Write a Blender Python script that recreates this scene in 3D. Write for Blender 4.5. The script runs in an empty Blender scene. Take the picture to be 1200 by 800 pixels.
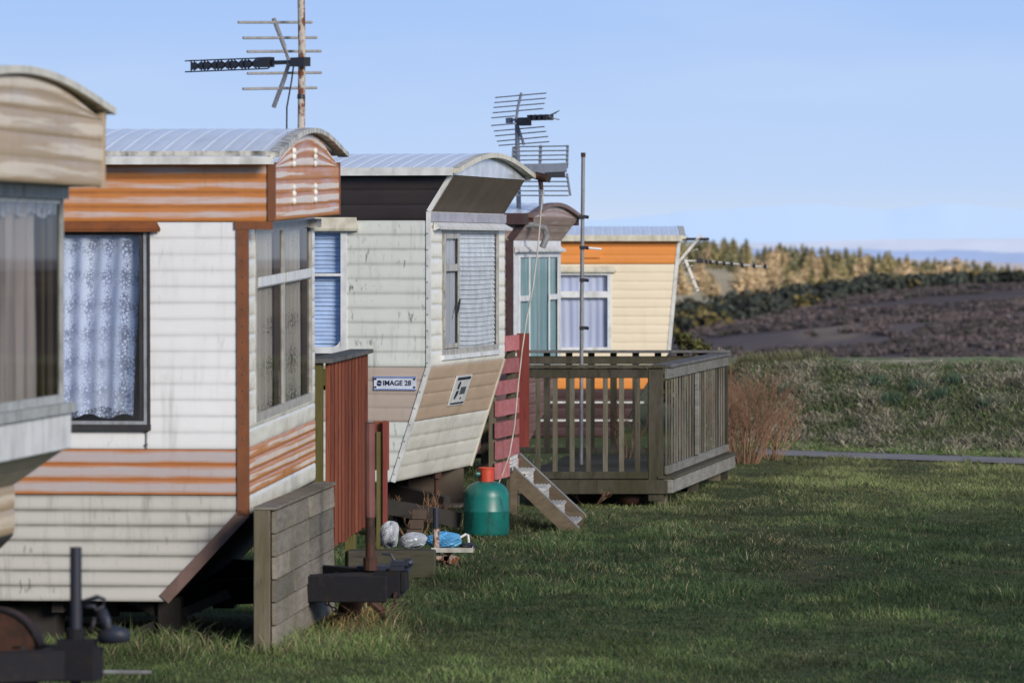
import bpy, math, random
import numpy as np
from mathutils import Vector, Matrix, Euler

rng = random.Random(7)
nrng = np.random.default_rng(11)
scene = bpy.context.scene
COL = scene.collection

# ------------------------------------------------------------------ surveying helpers
# The place was measured from the photograph: eye 2.1 m above a level lawn, a 168 mm view.
FPX, HZ, EYE = 5600.0, 290.0, 2.1
def PX(px, d): return (px - 600.0) * d / FPX
def PZ(py, d): return EYE + (HZ - py) * d / FPX

# ------------------------------------------------------------------ mesh builder
class MB:
    def __init__(s):
        s.v = []; s.f = []; s.g = []; s.rd = []
    def vert(s, p, g=0.0, r=0.0):
        s.v.append(tuple(p)); s.g.append(g); s.rd.append(r); return len(s.v) - 1
    def quad(s, a, b, c, d): s.face([a, b, c, d])
    def face(s, pts):
        s.f.append([s.vert(p) for p in pts])
    def hexa(s, c):
        i = [s.vert(p) for p in c]
        for q in ((0,3,2,1),(4,5,6,7),(0,1,5,4),(1,2,6,5),(2,3,7,6),(3,0,4,7)):
            s.f.append([i[k] for k in q])
    def box(s, x0, x1, y0, y1, z0, z1):
        s.hexa([(x0,y0,z0),(x1,y0,z0),(x1,y1,z0),(x0,y1,z0),(x0,y0,z1),(x1,y0,z1),(x1,y1,z1),(x0,y1,z1)])
    def fbox(s, fr, u0, u1, w0, w1, n0, n1):
        s.hexa([fr.p(u0,w0,n0),fr.p(u1,w0,n0),fr.p(u1,w0,n1),fr.p(u0,w0,n1),
                fr.p(u0,w1,n0),fr.p(u1,w1,n0),fr.p(u1,w1,n1),fr.p(u0,w1,n1)])
    def bar(s, p0, p1, w, h, up=(0,0,1)):
        p0 = Vector(p0); p1 = Vector(p1); d = (p1 - p0).normalized(); up = Vector(up)
        if abs(d.dot(up)) > 0.98: up = Vector((0,1,0))
        a = d.cross(up).normalized() * (w/2); b = a.cross(d).normalized() * (h/2)
        s.hexa([p0-a-b, p0+a-b, p1+a-b, p1-a-b, p0-a+b, p0+a+b, p1+a+b, p1-a+b])
    def tube(s, pts, r, n=8, cap=True):
        pts = [Vector(p) for p in pts]
        rs = r if isinstance(r, (list, tuple)) else [r]*len(pts)
        rings = []
        for i, p in enumerate(pts):
            d = (pts[min(i+1, len(pts)-1)] - pts[max(i-1, 0)]).normalized()
            up = Vector((0,0,1)) if abs(d.z) < 0.9 else Vector((0,1,0))
            a = d.cross(up).normalized(); b = a.cross(d).normalized()
            rings.append([s.vert(p + (a*math.cos(t) + b*math.sin(t))*rs[i])
                          for t in [2*math.pi*k/n for k in range(n)]])
        for i in range(len(rings)-1):
            for k in range(n):
                s.f.append([rings[i][k], rings[i][(k+1)%n], rings[i+1][(k+1)%n], rings[i+1][k]])
        if cap:
            s.f.append(rings[0][::-1]); s.f.append(rings[-1][:])
    def lathe(s, c, prof, n=28):
        c = Vector(c); rings = []
        for (r, z) in prof:
            rings.append([s.vert(c + Vector((r*math.cos(t), r*math.sin(t), z)))
                          for t in [2*math.pi*k/n for k in range(n)]])
        for i in range(len(rings)-1):
            for k in range(n):
                s.f.append([rings[i][k], rings[i][(k+1)%n], rings[i+1][(k+1)%n], rings[i+1][k]])
        s.f.append(rings[0][::-1]); s.f.append(rings[-1][:])
    def build(s, name, mat, parent=None, smooth=False, bevel=0.0):
        me = bpy.data.meshes.new(name)
        me.from_pydata(s.v, [], s.f); me.update()
        at = me.attributes.new('groove', 'FLOAT', 'POINT'); at.data.foreach_set('value', s.g)
        at = me.attributes.new('ridge', 'FLOAT', 'POINT'); at.data.foreach_set('value', s.rd)
        if smooth: me.polygons.foreach_set('use_smooth', [True]*len(me.polygons))
        me.materials.append(mat)
        o = bpy.data.objects.new(name, me); COL.objects.link(o)
        if parent is not None: o.parent = parent
        if bevel:
            m = o.modifiers.new('bevel', 'BEVEL'); m.width = bevel; m.segments = 1; m.limit_method = 'ANGLE'
        return o

class Frame:
    def __init__(s, O, U, W, N=None):
        s.O = Vector(O); s.U = Vector(U).normalized(); s.W = Vector(W).normalized()
        s.N = Vector(N).normalized() if N is not None else s.U.cross(s.W).normalized()
    def p(s, u, w, n=0.0): return s.O + s.U*u + s.W*w + s.N*n

def empty(name, loc, rz=0.0, rx=0.0):
    o = bpy.data.objects.new(name, None); COL.objects.link(o)
    o.location = loc; o.rotation_euler = (rx, 0, rz); o.empty_display_size = 0.2
    return o
def tag(o, label, cat, group=None, kind=None):
    if label: o['label'] = label
    if cat: o['category'] = cat
    if group: o['group'] = group
    if kind: o['kind'] = kind
    return o

RT = [0.0, 0.05, 0.16, 0.34, 0.58, 0.80, 0.94]
def sheet(mb, fr, u0, u1, w0, w1, pitch=0.1, amp=0.008, ul=None, ur=None, holes=(), nper=None):
    """ribbed cladding: horizontal courses with a shallow rounded profile and a tight groove"""
    n = nper or max(1, round((w1-w0)/pitch)); h = (w1-w0)/n
    ws = [w0 + (k+t)*h for k in range(n) for t in RT] + [w1]
    for hh in holes: ws += [min(max(hh[2], w0), w1), min(max(hh[3], w0), w1)]
    ws = sorted(set(round(w, 5) for w in ws))
    cols = [u0] + sorted(set(c for hh in holes for c in hh[:2] if u0 < c < u1)) + [u1]
    idx = []
    for w in ws:
        t = ((w-w0)/h) % 1.0
        if w >= w1-1e-5: t = 0.0
        sh = max(0.0, math.sin(math.pi*t))
        off = 0.62*amp*min(1.0, sh*3.2)+0.25*amp*t
        g = 1.0 if (t < 0.02 or t > 0.985) else (0.55 if (t < 0.07 or t > 0.93) else 0.0)
        row = []
        for k, c in enumerate(cols):
            u = c
            if k == 0 and ul: u = ul(w)
            if k == len(cols)-1 and ur: u = ur(w)
            row.append(mb.vert(fr.p(u, w, off), g, sh))
        idx.append(row)
    for i in range(len(ws)-1):
        wm = (ws[i]+ws[i+1])/2
        for k in range(len(cols)-1):
            um = (cols[k]+cols[k+1])/2
            if any(hh[0] < um < hh[1] and hh[2] < wm < hh[3] for hh in holes): continue
            mb.f.append([idx[i][k], idx[i][k+1], idx[i+1][k+1], idx[i+1][k]])

# ------------------------------------------------------------------ materials
def newmat(name):
    m = bpy.data.materials.new(name); m.use_nodes = True
    nt = m.node_tree; nt.nodes.clear()
    out = nt.nodes.new('ShaderNodeOutputMaterial')
    b = nt.nodes.new('ShaderNodeBsdfPrincipled')
    nt.links.new(b.outputs[0], out.inputs[0])
    return m, nt, b, out
def N(nt, typ, **kw):
    n = nt.nodes.new(typ)
    for k, v in kw.items():
        if hasattr(n, k): setattr(n, k, v)
    return n
def noise(nt, scale=(1,1,1), s=5.0, detail=4.0, rough=0.55, coord='Object', dist=0.0):
    tc = N(nt, 'ShaderNodeTexCoord'); mp = N(nt, 'ShaderNodeMapping')
    mp.inputs['Scale'].default_value = scale
    nt.links.new(tc.outputs[coord], mp.inputs[0])
    n = N(nt, 'ShaderNodeTexNoise'); n.inputs['Scale'].default_value = s
    n.inputs['Detail'].default_value = detail; n.inputs['Roughness'].default_value = rough
    n.inputs['Distortion'].default_value = dist
    nt.links.new(mp.outputs[0], n.inputs['Vector']); return n.outputs['Fac']
def ramp(nt, fac, stops):
    r = N(nt, 'ShaderNodeValToRGB'); e = r.color_ramp.elements
    while len(e) < len(stops): e.new(0.5)
    for i, (p, c) in enumerate(stops):
        e[i].position = p
        e[i].color = (c, c, c, 1) if isinstance(c, (int, float)) else (*c, 1)
    nt.links.new(fac, r.inputs[0]); return r.outputs[0]
def mix(nt, fac, a, b, mode='MIX'):
    m = N(nt, 'ShaderNodeMix', data_type='RGBA', blend_type=mode)
    def put(i, v):
        if isinstance(v, (tuple, list)): m.inputs[i].default_value = (*v[:3], 1)
        else: nt.links.new(v, m.inputs[i])
    if isinstance(fac, (int, float)): m.inputs[0].default_value = fac
    else: nt.links.new(fac, m.inputs[0])
    put(6, a); put(7, b); return m.outputs[2]
def math_(nt, op, a, b=None, clamp=False):
    m = N(nt, 'ShaderNodeMath', operation=op, use_clamp=clamp)
    for i, v in enumerate((a, b)):
        if v is None: continue
        if isinstance(v, (int, float)): m.inputs[i].default_value = v
        else: nt.links.new(v, m.inputs[i])
    return m.outputs[0]
def bump(nt, b, h, strength=0.3, dist=0.01):
    n = N(nt, 'ShaderNodeBump'); n.inputs['Strength'].default_value = strength
    n.inputs['Distance'].default_value = dist
    nt.links.new(h, n.inputs['Height']); nt.links.new(n.outputs[0], b.inputs['Normal'])
def attr(nt, name, typ='GEOMETRY'):
    a = N(nt, 'ShaderNodeAttribute'); a.attribute_name = name; a.attribute_type = typ; return a

def siding(name, base, grime=(0.10,0.095,0.08), amt=0.5, specks=0.35, groove=0.55, rough=0.42, fade=None, fade_lo=0.42, fade_hi=0.58, streak=0.35, fvec=(0.8,0.8,9), rw=0.30, lap=0.0):
    m, nt, b, _ = newmat(name)
    gv = attr(nt, 'groove').outputs['Fac']; rd = attr(nt, 'ridge').outputs['Fac']
    c = base
    if fade:
        nz = noise(nt, fvec, 2.4, 6, 0.65)
        f = math_(nt, 'ADD', math_(nt, 'MULTIPLY', rd, rw), math_(nt, 'MULTIPLY', nz, 0.75))
        f = ramp(nt, f, [(fade_lo, 0.0), (fade_hi, 1.0)])
        c = mix(nt, f, base, fade)
    tone = noise(nt, (1,1,1), 1.1, 4)
    c = mix(nt, ramp(nt, tone, [(0.3, 0.0), (0.75, 1.0)]), c, mix(nt, 0.16, c, grime))
    if lap:  # broad rib shading painted in, along with grime under the laps
        lf = math_(nt, 'MULTIPLY', math_(nt, 'POWER', math_(nt, 'SUBTRACT', 1.0, rd), 1.6), ramp(nt, noise(nt, (0.5,0.5,3), 4.0, 5, 0.65), [(0.30, lap*0.35), (0.70, lap)]))
        c = mix(nt, lf, c, grime)
    # rain streaks running down from the laps, then speckled mould
    st = noise(nt, (7,7,0.7), 2.0, 6, 0.65)
    st2 = noise(nt, (1,1,1), 1.6, 3)
    sf = math_(nt, 'MULTIPLY', ramp(nt, st, [(0.50, 0.0), (0.72, 1.0)]), ramp(nt, st2, [(0.40, 0.0), (0.68, 1.0)]))
    c = mix(nt, math_(nt, 'MULTIPLY', sf, amt*streak*2), c, grime)
    sp = noise(nt, (1,1,0.32), 34.0, 3, 0.6)
    spf = math_(nt, 'MULTIPLY', ramp(nt, sp, [(0.58, 0.0), (0.68, 1.0)]), ramp(nt, noise(nt, (1,1,1), 2.3, 3), [(0.46, 0.0), (0.66, 1.0)]))
    c = mix(nt, math_(nt, 'MULTIPLY', spf, specks), c, (0.035,0.035,0.03))
    gn = noise(nt, (1,1,1), 6.0, 4)
    gf = math_(nt, 'MULTIPLY', gv, ramp(nt, gn, [(0.28, groove*0.35), (0.68, groove)]))
    c = mix(nt, gf, c, grime)
    nt.links.new(c, b.inputs['Base Color'])
    rr = ramp(nt, noise(nt, (1,1,3), 3.0, 4), [(0.3, rough-0.1), (0.7, rough+0.15)])
    nt.links.new(rr, b.inputs['Roughness'])
    bump(nt, b, noise(nt, (1.0,1.0,2.0), 5.0, 3), 0.12, 0.02)
    return m
def paint(name, base, rough=0.5, dirt=(0.09,0.085,0.07), amt=0.35, scale=9.0, metal=0.0):
    m, nt, b, _ = newmat(name)
    n1 = noise(nt, (1,1,1), scale, 5, 0.6); n2 = noise(nt, (3,3,0.6), scale*0.5, 4)
    f = math_(nt, 'MULTIPLY', ramp(nt, math_(nt, 'MULTIPLY', math_(nt, 'ADD', n1, n2), 0.5), [(0.44, 0.0), (0.64, 1.0)]), amt)
    nt.links.new(mix(nt, f, base, dirt), b.inputs['Base Color'])
    b.inputs['Roughness'].default_value = rough; b.inputs['Metallic'].default_value = metal
    bump(nt, b, n1, 0.15, 0.004)
    return m
def wood(name, a, c2, along=(1,1,12), dark=(0.03,0.028,0.02), rough=0.85, moss=None, scale=3.0):
    m, nt, b, _ = newmat(name)
    g = noise(nt, along, scale, 6, 0.65, dist=0.4); big = noise(nt, (1,1,1), 1.7, 3)
    oi = N(nt, 'ShaderNodeObjectInfo')
    c = mix(nt, ramp(nt, g, [(0.33, 0.0), (0.68, 1.0)]), a, c2)
    c = mix(nt, ramp(nt, noise(nt, along, scale*2.4, 5), [(0.56, 0.0), (0.74, 0.75)]), c, dark)
    if moss: c = mix(nt, ramp(nt, big, [(0.45, 0.0), (0.7, 0.65)]), c, moss)
    v = ramp(nt, oi.outputs['Random'], [(0.0, 0.68), (1.0, 1.25)])
    c = mix(nt, 1.0, c, v, 'MULTIPLY')
    nt.links.new(c, b.inputs['Base Color']); b.inputs['Roughness'].default_value = rough; b.inputs['Specular IOR Level'].default_value = 0.12
    bump(nt, b, g, 0.4, 0.006)
    return m
def rusty(name, base, rust=(0.13,0.045,0.02), lo=0.45, hi=0.6, rough=0.7, scale=14):
    m, nt, b, _ = newmat(name)
    n1 = noise(nt, (1,1,0.6), scale, 5, 0.65)
    c = mix(nt, ramp(nt, n1, [(lo, 0.0), (hi, 1.0)]), base, rust)
    c = mix(nt, ramp(nt, noise(nt, (1,1,1), scale*2.5, 3), [(0.55, 0.0), (0.75, 0.7)]), c, (0.03,0.02,0.016))
    nt.links.new(c, b.inputs['Base Color']); b.inputs['Roughness'].default_value = rough; b.inputs['Specular IOR Level'].default_value = 0.3
    bump(nt, b, n1, 0.4, 0.004)
    return m
def plain(name, base, rough=0.6, metal=0.0, spec=0.5):
    m, nt, b, _ = newmat(name)
    n = noise(nt, (1,1,1), 8.0, 3)
    d = tuple(x*0.72 for x in base)
    nt.links.new(mix(nt, ramp(nt, n, [(0.35, 0.0), (0.7, 1.0)]), base, d), b.inputs['Base Color'])
    b.inputs['Roughness'].default_value = rough; b.inputs['Metallic'].default_value = metal
    b.inputs['Specular IOR Level'].default_value = spec
    return m
def glass_mat(name, tint=(0.85,0.9,0.92), boost=0.06):
    m, nt, b, out = newmat(name)
    nt.nodes.remove(b)
    tr = N(nt, 'ShaderNodeBsdfTransparent'); tr.inputs[0].default_value = (*tint, 1)
    gl = N(nt, 'ShaderNodeBsdfGlossy'); gl.inputs['Roughness'].default_value = 0.03
    fr = N(nt, 'ShaderNodeLayerWeight'); fr.inputs[0].default_value = 0.5
    f = math_(nt, 'ADD', math_(nt, 'MULTIPLY', math_(nt, 'POWER', fr.outputs['Facing'], 7.0), 0.55), boost+0.03, True)
    mx = N(nt, 'ShaderNodeMixShader')
    nt.links.new(f, mx.inputs[0]); nt.links.new(tr.outputs[0], mx.inputs[1]); nt.links.new(gl.outputs[0], mx.inputs[2])
    nt.links.new(mx.outputs[0], out.inputs[0])
    return m
def cloth(name, base, shade=None, alpha=None, rough=0.9, lace=None):
    """hanging fabric; lace cuts a diaper of floral holes in it"""
    m, nt, b, out = newmat(name)
    n = noise(nt, (6,6,0.4), 2.0, 4)
    c = mix(nt, ramp(nt, n, [(0.35, 0.0), (0.7, 1.0)]), base, shade or tuple(x*0.75 for x in base))
    nt.links.new(c, b.inputs['Base Color']); b.inputs['Roughness'].default_value = rough
    tl = N(nt, 'ShaderNodeBsdfTranslucent'); nt.links.new(c, tl.inputs[0])
    mx = N(nt, 'ShaderNodeMixShader'); mx.inputs[0].default_value = 0.3
    nt.links.new(b.outputs[0], mx.inputs[1]); nt.links.new(tl.outputs[0], mx.inputs[2])
    last = mx.outputs[0]
    if lace:
        s, lo, hi = lace
        tc = N(nt, 'ShaderNodeTexCoord'); sp = N(nt, 'ShaderNodeSeparateXYZ'); nt.links.new(tc.outputs['UV'], sp.inputs[0])
        U = math_(nt, 'MULTIPLY', sp.outputs[0], s*0.62); V = math_(nt, 'MULTIPLY', sp.outputs[1], s*0.46)
        d = math_(nt, 'ADD', math_(nt, 'COSINE', U), math_(nt, 'COSINE', V))     # rows of sprays
        vo = N(nt, 'ShaderNodeTexVoronoi'); vo.feature = 'DISTANCE_TO_EDGE'; vo.inputs['Scale'].default_value = s*0.62
        nt.links.new(tc.outputs['UV'], vo.inputs['Vector'])
        ed = math_(nt, 'MULTIPLY', vo.outputs['Distance'], 2.2)
        f = math_(nt, 'SUBTRACT', math_(nt, 'ADD', 0.80, math_(nt, 'MULTIPLY', d, -0.13)), ed)
        f = math_(nt, 'ADD', f, math_(nt, 'MULTIPLY', math_(nt, 'SUBTRACT', noise(nt, (1,1,1), 70.0, 2, 0.5, 'UV'), 0.5), 0.5))
        grad = math_(nt, 'MULTIPLY', math_(nt, 'SUBTRACT', sp.outputs[1], 1.5), 0.30)   # denser weave at the top
        hole = ramp(nt, math_(nt, 'SUBTRACT', f, grad), [(lo, 0.0), (hi, 0.80)])
        tr = N(nt, 'ShaderNodeBsdfTransparent')
        m2 = N(nt, 'ShaderNodeMixShader'); nt.links.new(hole, m2.inputs[0])
        nt.links.new(last, m2.inputs[1]); nt.links.new(tr.outputs[0], m2.inputs[2]); last = m2.outputs[0]
    elif alpha is not None:
        tr = N(nt, 'ShaderNodeBsdfTransparent')
        m2 = N(nt, 'ShaderNodeMixShader'); m2.inputs[0].default_value = 1-alpha
        nt.links.new(last, m2.inputs[1]); nt.links.new(tr.outputs[0], m2.inputs[2]); last = m2.outputs[0]
    nt.links.new(last, out.inputs[0])
    return m
def leafmat(name, rough=0.7, trans=0.25):
    m, nt, b, out = newmat(name)
    c = attr(nt, 'Col').outputs['Color']
    nt.links.new(c, b.inputs['Base Color']); b.inputs['Roughness'].default_value = rough
    b.inputs['Specular IOR Level'].default_value = 0.25
    tl = N(nt, 'ShaderNodeBsdfTranslucent'); nt.links.new(c, tl.inputs[0])
    mx = N(nt, 'ShaderNodeMixShader'); mx.inputs[0].default_value = trans
    nt.links.new(b.outputs[0], mx.inputs[1]); nt.links.new(tl.outputs[0], mx.inputs[2])
    nt.links.new(mx.outputs[0], out.inputs[0])
    return m

M = {}
M['white_side'] = siding('weathered_white_siding', (0.77,0.785,0.815), amt=0.6, specks=0.2, groove=0.26, lap=0.14)
M['low_white'] = siding('dirty_shaded_white_siding', (0.54,0.53,0.505), lap=0.75, amt=1.0, specks=0.5, groove=0.8, streak=0.45)  # dirt, plus the dimmer light low on the wall put into the base
M['orange'] = siding('faded_orange_siding', (0.50,0.195,0.05), grime=(0.20,0.065,0.02), amt=0.35, specks=0.2, groove=0.9, fade=(0.54,0.47,0.47), fade_lo=0.68, fade_hi=0.90, rw=0.48)
M['orange_low'] = siding('washed_out_orange_siding', (0.45,0.18,0.06), grime=(0.28,0.09,0.03), amt=0.3, specks=0.2, groove=0.9, fade=(0.455,0.415,0.43), fade_lo=0.50, fade_hi=0.76, rw=0.48)
M['orange_end'] = siding('faded_orange_end', (0.52,0.215,0.065), grime=(0.26,0.09,0.03), amt=0.35, specks=0.15, groove=0.8, fade=(0.70,0.61,0.55), fade_lo=0.62, fade_hi=0.675, rough=0.36, fvec=(0.8,0.16,9), rw=0.34)
M['beige'] = siding('faded_sheen_beige_siding', (0.43,0.325,0.215), grime=(0.14,0.11,0.08), amt=0.35, specks=0.1, groove=0.35, fade=(0.64,0.56,0.45), fade_lo=0.58, fade_hi=0.66, fvec=(0.8,0.3,9))  # pale streaks: faded paint and horizontal sheen painted into the colour
M['mint'] = siding('pale_green_siding', (0.645,0.675,0.645), grime=(0.09,0.09,0.06), lap=0.2, amt=0.8, specks=1.0, groove=0.42)
M['cream_end'] = siding('cream_gloss_siding', (0.76,0.755,0.69), grime=(0.18,0.17,0.11), amt=0.35, specks=0.25, groove=0.55, rough=0.28)
M['tan'] = siding('tan_siding', (0.44,0.37,0.32), grime=(0.15,0.12,0.10), amt=0.3, specks=0.15, groove=0.5)
M['tan_end'] = siding('tan_end_siding', (0.50,0.38,0.28), grime=(0.18,0.13,0.09), amt=0.25, specks=0.1, groove=0.5, rough=0.4)
M['dark_band'] = siding('dark_brown_band', (0.022,0.016,0.016), grime=(0.012,0.009,0.009), amt=0.3, specks=0.0, groove=0.35, rough=0.5)
M['visor'] = paint('brown_visor_sheet', (0.085,0.066,0.052), 0.45, (0.15,0.125,0.10), 0.5, 4)
M['pinkish'] = siding('dusty_pink_siding', (0.33,0.245,0.22), grime=(0.12,0.085,0.075), amt=0.4, specks=0.2, groove=0.5, fade=(0.46,0.38,0.36), fade_lo=0.6, fade_hi=0.72)
M['maroon_low'] = siding('maroon_low_panel', (0.25,0.145,0.145), grime=(0.10,0.06,0.06), amt=0.4, specks=0.1, groove=0.5, fade=(0.33,0.24,0.25), fade_lo=0.68, fade_hi=0.74)
M['maroon_dark'] = siding('dark_maroon_panel', (0.05,0.022,0.022), grime=(0.02,0.012,0.012), amt=0.3, specks=0.1, groove=0.5)
M['bright_orange'] = siding('fresh_orange_siding', (0.70,0.26,0.055), grime=(0.36,0.12,0.03), amt=0.2, specks=0.05, groove=0.35)
M['cream'] = siding('cream_board_siding', (0.76,0.67,0.51), grime=(0.36,0.29,0.20), amt=0.25, specks=0.08, groove=0.42)
M['brown_trim'] = paint('brown_trim', (0.20,0.068,0.024), 0.55, (0.06,0.03,0.018), 0.5)
M['mauve_trim'] = paint('faded_brown_trim', (0.17,0.105,0.09), 0.55, (0.06,0.04,0.03), 0.5)
M['maroon_trim'] = paint('dark_maroon_trim', (0.055,0.024,0.025), 0.5)
M['white_trim'] = paint('white_trim', (0.64,0.65,0.64), 0.45, (0.16,0.16,0.14), 0.45)
M['cream_trim'] = paint('cream_trim', (0.58,0.55,0.45), 0.4, (0.16,0.15,0.10), 0.5)
M['grey_trim'] = paint('grey_trim', (0.36,0.38,0.38), 0.5, (0.08,0.08,0.07), 0.6)
M['mouldy_trim'] = paint('mouldy_pale_trim', (0.55,0.54,0.50), 0.55, (0.05,0.055,0.05), 0.9, 14)
M['black_trim'] = paint('black_rubber', (0.022,0.02,0.025), 0.6, (0.05,0.05,0.05), 0.4)
M['frame_dark'] = paint('dull_blue_grey_frame', (0.28,0.30,0.33), 0.4, (0.07,0.07,0.07), 0.5, 16)
M['frame_grey'] = paint('aluminium_window_frame', (0.40,0.39,0.36), 0.4, (0.08,0.075,0.06), 0.6, 16)
M['frame_white'] = paint('white_window_frame', (0.66,0.68,0.70), 0.4, (0.2,0.19,0.17), 0.4)
M['dark_in'] = plain('dark_interior', (0.025,0.022,0.022), 0.9)
M['under'] = plain('underside_board', (0.03,0.026,0.024), 0.9)
M['under_beige'] = plain('beige_underside', (0.42,0.38,0.31), 0.7)
M['steel_dark'] = rusty('black_painted_steel', (0.008,0.008,0.012), (0.018,0.012,0.010), 0.55, 0.75, 0.8, 10)
M['steel_blue'] = rusty('blue_grey_steel', (0.022,0.028,0.048), (0.03,0.024,0.022), 0.5, 0.7, 0.5, 12)
M['rust'] = rusty('brown_rust', (0.06,0.026,0.018), (0.03,0.015,0.012), 0.45, 0.6)
M['rust_white'] = rusty('flaking_white_mast_paint', (0.42,0.38,0.33), (0.14,0.045,0.02), 0.47, 0.56, 0.7, 22)
M['galv'] = paint('galvanised_tube', (0.20,0.205,0.22), 0.45, (0.07,0.06,0.055), 0.5, 18)
M['alu'] = paint('aerial_aluminium', (0.30,0.29,0.28), 0.45, (0.10,0.10,0.10), 0.4, 20)
M['alu_pale'] = paint('aerial_pale_aluminium', (0.58,0.58,0.58), 0.4, (0.2,0.2,0.2), 0.4, 20)
M['alu_dark'] = paint('aerial_dark_metal', (0.15,0.18,0.24), 0.5, (0.05,0.05,0.06), 0.4, 20)
M['plastic_black'] = plain('black_plastic', (0.016,0.017,0.024), 0.45)
M['white_plastic'] = plain('white_plastic', (0.72,0.72,0.72), 0.4)
M['pane'] = glass_mat('window_glass', (0.86,0.9,0.95), 0.03)
M['pane_refl'] = glass_mat('reflective_window_glass', (0.72,0.72,0.72), 0.06)
M['lace'] = cloth('blue_white_lace', (0.86,0.90,0.99), (0.62,0.70,0.90), lace=(88.0, 0.46, 0.58))  # blue of skylit shade put into the lace colour
M['lace_grey'] = cloth('grey_lace_net', (0.86,0.84,0.76), (0.62,0.61,0.55), lace=(62.0, 0.70, 0.88))
M['net_mauve'] = cloth('mauve_net', (0.66,0.61,0.60), (0.30,0.27,0.27), alpha=0.94)
M['net_white'] = cloth('white_net', (0.74,0.74,0.76), (0.48,0.48,0.52), alpha=0.92)
M['brown_drape'] = cloth('brown_drape', (0.15,0.125,0.10), (0.055,0.047,0.04))
M['blind_blue'] = plain('blue_white_blind', (0.58,0.72,0.97), 0.55)
M['blind_grey'] = plain('grey_white_blind', (0.78,0.78,0.76), 0.5)
M['teal_drape'] = cloth('teal_drape', (0.42,0.62,0.61), (0.26,0.42,0.43))
M['lilac_drape'] = cloth('lilac_white_drape', (0.84,0.86,0.98), (0.68,0.71,0.93))
M['grey_wood'] = wood('weathered_grey_board', (0.165,0.147,0.122), (0.25,0.23,0.20), (1.5,1.5,9), (0.07,0.062,0.05), moss=(0.13,0.12,0.09))
M['post_wood'] = wood('olive_grey_post', (0.105,0.09,0.062), (0.165,0.15,0.112), (9,9,1), moss=(0.085,0.08,0.035))
M['deck_wood'] = wood('mossy_deck_timber', (0.050,0.046,0.035), (0.088,0.082,0.066), (5,5,1.2), (0.018,0.016,0.011), moss=(0.038,0.036,0.017))
M['near_baluster'] = wood('mossy_baluster_timber', (0.085,0.079,0.062), (0.15,0.14,0.112), (9,9,1), (0.028,0.025,0.018), moss=(0.055,0.052,0.028))
M['deck_bleached'] = wood('bleached_deck_timber', (0.19,0.19,0.175), (0.30,0.30,0.285), (2,2,10), (0.06,0.055,0.045), moss=(0.12,0.115,0.085))
M['baluster'] = wood('grey_baluster_timber', (0.125,0.113,0.09), (0.22,0.205,0.175), (9,9,1), (0.032,0.028,0.02), moss=(0.06,0.054,0.03))
M['tread'] = wood('pale_ribbed_tread', (0.36,0.36,0.36), (0.50,0.50,0.50), (2,2,8), (0.16,0.15,0.14))
M['stair_wood'] = wood('brown_stair_timber', (0.095,0.075,0.052), (0.155,0.125,0.09), (2,2,5), (0.06,0.05,0.035))
M['red_board'] = wood('red_stained_board', (0.165,0.048,0.026), (0.25,0.085,0.05), (14,14,0.8), (0.04,0.012,0.008))
M['red_flat'] = wood('flat_red_board', (0.21,0.050,0.045), (0.25,0.07,0.06), (6,6,0.8), (0.12,0.03,0.028))
M['red_board_shaded'] = wood('shaded_red_stained_board', (0.085,0.022,0.014), (0.125,0.038,0.024), (14,14,0.8), (0.02,0.007,0.005))  # darker copy of the red board, shade of recessed boards painted in
M['pink_slat'] = wood('pink_red_slat', (0.31,0.105,0.115), (0.38,0.16,0.165), (3,3,6), (0.24,0.07,0.08))
M['olive_post'] = wood('green_olive_post', (0.105,0.095,0.032), (0.14,0.125,0.05), (8,8,0.8), (0.04,0.035,0.014))
M['cap'] = wood('dark_grey_cap', (0.085,0.085,0.085), (0.14,0.14,0.14), (2,2,2), (0.04,0.04,0.04))
M['sleeper'] = wood('mossy_sleeper', (0.055,0.05,0.04), (0.08,0.075,0.06), (1,1,6), (0.02,0.018,0.014), moss=(0.04,0.045,0.02))

def roof_mat():
    m, nt, b, _ = newmat('white_metal_roof')
    n = noise(nt, (3,0.7,1), 3.0, 5); c = mix(nt, ramp(nt, n, [(0.4, 0.0), (0.72, 0.5)]), (0.86,0.90,0.98), (0.62,0.66,0.75))
    gv = attr(nt, 'groove').outputs['Fac']
    c = mix(nt, math_(nt, 'MULTIPLY', gv, 0.3), c, (0.36,0.40,0.50))
    nt.links.new(c, b.inputs['Base Color']); b.inputs['Roughness'].default_value = 0.2
    bump(nt, b, noise(nt, (1,1,1), 4.0, 3), 0.15, 0.02); return m
M['roof'] = roof_mat()
def teal_mat():
    m, nt, b, _ = newmat('teal_cylinder_paint')
    c = mix(nt, ramp(nt, noise(nt, (1,1,1), 5.0, 5), [(0.4, 0.0), (0.7, 1.0)]), (0.006,0.150,0.130), (0.004,0.085,0.078))
    c = mix(nt, ramp(nt, noise(nt, (1,1,0.6), 14.0, 6, 0.7), [(0.54, 0.0), (0.66, 0.85)]), c, (0.015,0.045,0.04))
    nt.links.new(c, b.inputs['Base Color']); b.inputs['Roughness'].default_value = 0.4
    return m
M['teal'] = teal_mat()
M['red_cap'] = paint('red_cap_plastic', (0.46,0.05,0.022), 0.5, (0.2,0.03,0.02), 0.4)
M['bag_white'] = plain('grey_white_bag', (0.40,0.44,0.49), 0.28)
M['blue_sheet'] = plain('bright_blue_sheet', (0.10,0.36,0.66), 0.5)
M['tray_white'] = paint('dirty_white_tray', (0.45,0.46,0.44), 0.5, (0.12,0.09,0.06), 0.6)
M['rope'] = plain('pale_rope', (0.58,0.54,0.49), 0.8)
M['leaf'] = leafmat('foliage')
M['blade'] = leafmat('grass_blades', 0.6, 0.3)
M['dry'] = leafmat('dry_twigs', 0.9, 0.0)
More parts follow.
